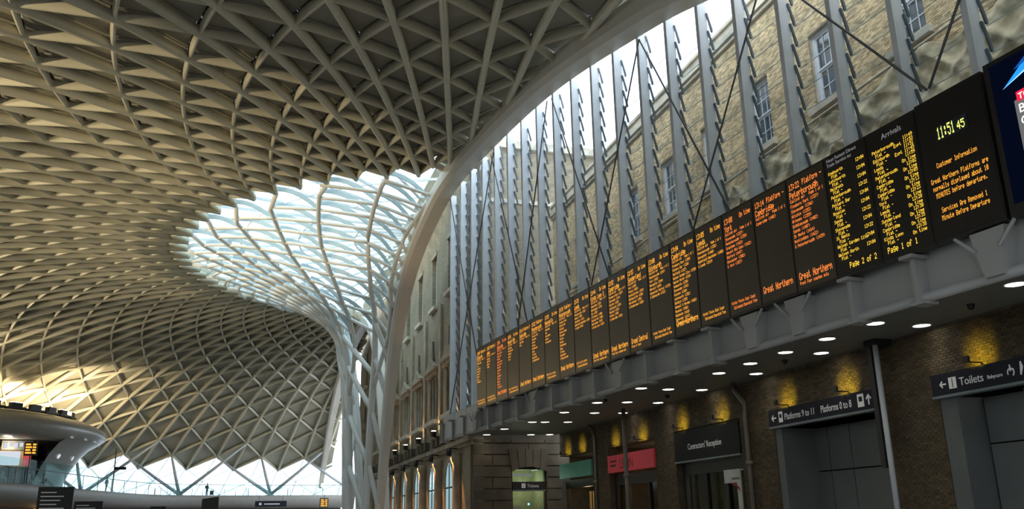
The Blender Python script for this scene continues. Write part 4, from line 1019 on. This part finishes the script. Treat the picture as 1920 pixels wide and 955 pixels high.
# menu board and screen inside the pod
t = thing('menu_screen', 'bright white screen with a red side strip inside the pod', 'screen', (-22.9, 78.6, ZM + 1.55))
MB().box(-1.6, 1.5, 0, .1, -.05, 1.45).build('frame', M_WOOD, t); MB().box(-.7, .75, -.02, 0, .05, 1.1).build('screen', E_WHITE, t); MB().box(.95, 1.45, -.02, 0, .05, 1.4).build('side_strip', emis('red_strip', (.8, .1, .12), .7), t)
t = thing('glowing_panel', 'row of small glowing pale bars above the white screen in the pod', 'sign', (-22.5, 78.4, ZM + 2.85)); [MB().box(-.85 + .36 * q, -.60 + .36 * q, -.02, .0, .05 + .1 * (q % 2), .45).build('light_bar', E_WHITE, t) for q in range(5)]; MB().box(-1.0, 1.1, .02, .08, -.1, .6).build('backing', M_PODIN, t)
t = thing('orange_monitor', 'small orange departure monitor hanging in front of the pod screen', 'monitor', (-20.9, 73.6, ZM + 2.0))
MB().box(-.42, .42, 0, .12, 0, 1.0).build('case', M_BLACK, t); mb = MB()
for q in range(4): MB().box(-.34, -.02 + .08 * (q % 2), -.012, -.005, .74 - q * .2, .86 - q * .2).build('led_row', E_AMBER, t); MB().box(.12, .34, -.012, -.005, .74 - q * .2, .86 - q * .2).build('led_row', E_AMBER, t); MB().tube([(0, .06, 0), (0, .06, -2.0)], .03, 6).build('pole', M_BLACK, t)
# floodlights on the pod roof washing the vault
for k in range(14):
    a = math.radians(-122 + 8.5 * k); p = PC + Vector((12.0 * math.cos(a), 12.0 * math.sin(a), ZM + 5.95))
    t = thing('floodlight', 'black floodlight on the pod roof, %s along its rim' % ORD[k], 'lamp', Matrix.Translation(p) @ Matrix.Rotation(a, 4, 'Z'), 'pod roof floodlights')
    MB().box(-.25, .25, -.8, .8, -.2, -.05).build('tray', M_BLACK, t); MB().box(-.2, .2, -.45, .45, -.05, .30).build('housing', M_BLACK, t); MB().box(-.18, .18, -.4, .4, .30, .32).build('lens', E_FLOOD if k % 3 == 0 else M_LAMPR, t)
FLOOD = [((-24, 84, 11.6), (-26, 92, 14)), ((-20.5, 86, 11.0), (-20.5, 95, 12.5)), ((-26, 80, 11.5), (-30, 86, 15)), ((-20, 82, 11.2), (-19, 90, 14.5)), ((-30, 76, 11.2), (-27, 70, 17))]
for k, (a, b) in enumerate(FLOOD): lamp('floodlight_beam', 'SPOT', a, [2300, 2300, 3000, 2300, 4000][k], (1.0, .80, .50), b, None, .25, 130, .8)

for k in range(8):  # unseen floodlights added along the perimeter wall to brighten the vault
    a = math.radians(46 + 13.2 * k); d_ = Vector((-math.sin(a), math.cos(a), 0)); p = Vector((XC, YC, 0)) + d_ * 53.6 + Vector((0, 0, 6.82))
    t = thing('added_wall_floodlight', 'added unseen floodlight on the curved perimeter wall, %s from the pod' % ORD[k], 'lamp', Matrix.Translation(p) @ Matrix.Rotation(a, 4, 'Z'), 'added perimeter wall floodlights')
    MB().box(-.5, .5, -.15, .5, 0, .08).build('tray', M_BLACK, t); MB().box(-.4, .4, -.2, .1, .08, .5).build('housing', M_BLACK, t); MB().box(-.36, .36, -.22, -.2, .12, .46).build('lens', E_FLOOD, t)
    lamp('floodlight_beam', 'SPOT', (0, -.3, .35), 17000, (1.0, .81, .50), (0, -20, 8.4), t, .08, 28, .4)

# ------------------------------------------------------------------ people
def person(name, label, loc, rz, cloth, legs, bag=None, seated=False, h=1.25):
    t = thing(name, label, 'person', Matrix.Translation(Vector(loc)) @ Matrix.Rotation(rz, 4, 'Z') @ Matrix.Scale(h / 1.75, 4))
    V = [(0, 0, .95), (0, 0, 1.15), (0, .01, 1.35), (0, 0, 1.48), (0, -.01, 1.54), (0, -.03, 1.66), (0, -.02, 1.74),
         (.18, 0, 1.42), (.25, .04, 1.15), (.22, -.12, .95), (.21, -.16, .87), (-.18, 0, 1.42), (-.25, .04, 1.15), (-.22, -.14, .96), (-.21, -.2, .89),
         (.09, 0, .88), (.10, -.05, .48), (.10, .05, .09), (.10, -.10, .03), (-.09, 0, .88), (-.10, .06, .48), (-.10, .14, .10), (-.10, .0, .03)]
    if seated:
        for q, zz in ((15, .5), (19, .5)): pass
        V = [(x, y, z - .42) if z > .8 else (x, y, z) for x, y, z in V]
        V[16] = (.11, -.42, .50); V[17] = (.11, -.42, .09); V[18] = (.11, -.55, .03); V[20] = (-.11, -.42, .50); V[21] = (-.11, -.42, .09); V[22] = (-.11, -.55, .03)
    E_ = [(0, 1), (1, 2), (2, 3), (3, 4), (4, 5), (5, 6), (2, 7), (7, 8), (8, 9), (9, 10), (2, 11), (11, 12), (12, 13), (13, 14), (0, 15), (15, 16), (16, 17), (17, 18), (0, 19), (19, 20), (20, 21), (21, 22)]
    Rr = [.15, .145, .16, .07, .06, .095, .07, .075, .055, .042, .04, .075, .055, .042, .04, .10, .07, .05, .045, .10, .07, .05, .045]
    me = bpy.data.meshes.new('body'); me.from_pydata(V, E_, []); o = mesh_obj('body', me, cloth, t)
    md = o.modifiers.new('skin', 'SKIN')
    for q, r_ in enumerate(Rr): me.skin_vertices[0].data[q].radius = (r_, r_ * (.75 if q < 3 else 1))
    me.skin_vertices[0].data[0].use_root = True
    o.modifiers.new('sub', 'SUBSURF').levels = 1; o.modifiers['sub'].render_levels = 1
    dz = -.42 if seated else 0
    MB().lathe([(0, .13), (.06, .12), (.10, .06), (.11, 0), (.10, -.05), (.0, -.06)], 12, (0, 0, 1.70 + dz)).build('hair', M_BLACK, t, True)
    if bag: MB().box(-.17, .17, .12, .32, 1.0, 1.45).build('backpack', bag, t)
    return t
M_CL1 = mat('dark_coat', (.02, .02, .022), .8, noise=.2); M_CL2 = mat('grey_jacket', (.16, .16, .17), .8, noise=.2); M_CL3 = mat('blue_grey_shirt', (.2, .25, .28), .8, noise=.2); M_CL4 = mat('pale_shirt', (.45, .46, .45), .8, noise=.2)
person('person', 'person in dark clothes with a backpack standing alone on the far gallery', (-7.05, 103.9, ZM), .6, M_CL1, M_CL1, M_CL1)
cs = MB().box(-.2, .2, -.12, .12, .05, .5).box(-.17, -.12, -.05, .05, 0, .05).box(.12, .17, -.05, .05, 0, .05).box(-.1, -.08, -.02, .02, .5, .68).box(.08, .1, -.02, .02, .5, .68).box(-.1, .1, -.02, .02, .66, .68).build('suitcase', M_CL1, None, loc=(-6.55, 103.9, ZM)); tag(cs, 'dark suitcase beside the lone figure on the far gallery', 'suitcase')
person('person', 'person in a grey jacket by the end of the glass balustrade', (-16.4, 90.2, ZM), 2.4, M_CL2, M_CL1)
for k, (x, y, rz, c_, lab) in enumerate(((-21.3, 74.4, .3, M_CL3, 'person in blue-grey shirt seated behind the balustrade under the screen'), (-20.7, 76.6, 2.0, M_CL4, 'person in pale shirt seated behind the balustrade near the pod'), (-20.0, 79.0, -1.2, M_CL2, 'person in grey seated behind the balustrade, next to the pod wall'), (-21.9, 72.5, 1.2, M_CL4, 'person in pale top seated at the picture edge behind the balustrade'))):
    person('person', lab, (x - .4, y, ZM), rz, c_, M_CL1, None, True)
    ch = thing('chair', 'dark chair under the ' + lab[:44].replace('person', 'person').split(' behind')[0], 'chair', Matrix.Translation((x - .4, y, ZM)) @ Matrix.Rotation(rz, 4, 'Z') @ Matrix.Scale(.72, 4))
    MB().box(-.22, .22, -.22, .22, .36, .40).build('seat', M_BLACK, ch); MB().box(-.22, .22, .22, .26, .42, .85).build('backrest', M_BLACK, ch)
    for a in (-.19, .19):
        for b in (-.19, .19): MB().box(a - .02, a + .02, b - .02, b + .02, 0, .36).build('leg', M_BLACK, ch)
# slender camera mast
t = thing('camera_mast', 'thin dark mast with a side camera beside the pod', 'mast', (-15.9, 90.5, ZM)); MB().tube([(0, 0, 0), (0, 0, 3.9)], .06, 8).build('pole', M_ROD, t); MB().box(.0, 1.0, -.12, .12, 1.95, 2.2).build('camera_box', M_BLACK, t)

# ------------------------------------------------------------------ information totems on the concourse floor
def totem(loc, w, h, label, lines):
    t = thing('information_totem', label, 'sign', loc); MB().box(-w / 2, w / 2, -.1, .1, 0, h).build('body', M_BLACK, t); MB().box(-w / 2 - .1, w / 2 + .1, -.2, .2, 0, .05).build('base', M_TRIM, t)
    mb = MB()
    for q in range(lines): mb.box(-w / 2 + .12, -w / 2 + .12 + (w - .3) * (.55 + .4 * ((q * 37) % 10) / 10), -.104, -.1, h - .26 - q * .17, h - .22 - q * .17)
    mb.build('text_lines', M_PRINT, t, kind='stuff')
totem((-16.2, 45, 0), 1.42, 3.42, 'tall black information totem with white text lines, nearest the pod', 9)
totem((-15.9, 62, 0), 1.6, 3.20, 'black information totem standing between the wide totem and the gallery', 7)
totem((-11.9, 62, 0), .9, 2.85, 'small black totem seen just under the gallery edge', 3)
t = thing('dark_kiosk', 'plain dark wedge-topped kiosk below the standing silhouette', 'kiosk', (-8.8, 62, 0)); MB().prism([(-.5, -.4, 0), (.5, -.4, 0), (.5, -.4, 3.42), (-.5, -.4, 3.28)], (0, .8, 0)).build('body', mat('dark_kiosk_paint', (.03, .03, .02), .6, noise=.1), t); MB().box(-.54, .54, -.44, .44, 0, .08).build('base', M_TRIM, t)
t = thing('hanging_sign', 'black hanging direction sign under the gallery beside the funnel trunk', 'sign', (-.9, 98, 3.35)); MB().box(-1.6, 1.6, 0, .1, 0, .6).build('board', M_NAVY, t); MB().box(-1.2, -.95, -.006, 0, .18, .42).build('pictogram', M_PRINT, t); MB().box(-.7, .9, -.006, 0, .24, .34).build('text_strip', M_PRINT, t); MB().tube([(-1.2, .05, .6), (-1.2, .05, 1.2)], .02, 6).build('hanger', M_BLACK, t); MB().tube([(1.2, .05, .6), (1.2, .05, 1.2)], .02, 6).build('hanger', M_BLACK, t)
t = thing('orange_monitor', 'small orange departure monitor under the gallery beside the funnel', 'monitor', (4.6, 98, 3.2)); MB().box(-.45, .45, 0, .12, 0, 1.0).build('case', M_BLACK, t); mb = MB()
for q in range(4): MB().box(-.34, -.02 + .08 * (q % 2), -.012, -.005, .74 - q * .2, .86 - q * .2).build('led_row', E_AMBER, t); MB().box(.12, .34, -.012, -.005, .74 - q * .2, .86 - q * .2).build('led_row', E_AMBER, t); MB().tube([(0, .06, 1.0), (0, .06, 1.4)], .03, 6).build('hanger', M_BLACK, t)
for k, (x, y) in enumerate(((-25.5, 77.5), (-21.5, 88))):
    t = thing('shop_window', ['lit orange shop window under the gallery at the picture edge', 'lit yellow shop window under the gallery below the pod'][k], 'shop', (x, y, 0)); MB().box(-2.4, 2.4, 0, .1, .4, 3.25).build('lit_pane', E_WARM, t); MB().box(-2.6, 2.6, -.05, .12, 0, .4).build('stall_riser', M_BLACK, t); MB().box(-.05, .05, -.06, 0, .4, 3.25).build('mullion', M_BLACK, t)
# lamps along the far gallery
for k, x in enumerate((-12.3, -6.9, -2.4, 2.0, 6.0, 9.0)):
    t = thing('globe_lamp', 'white globe lamp along the far gallery window, %s from the pod' % ORD[k], 'lamp', (x, 107.5, ZM)); MB().tube([(0, 0, 0), (0, 0, .9)], .04, 6).build('stem', M_ROD, t)
    MB().lathe([(0, -.28), (.2, -.2), (.28, 0), (.2, .2), (0, .28)], 12, (0, 0, 1.15)).build('globe', emis('globe_glow', (1, 1, .97), 3.0) if k == 0 else bpy.data.materials['globe_glow'], t, True)
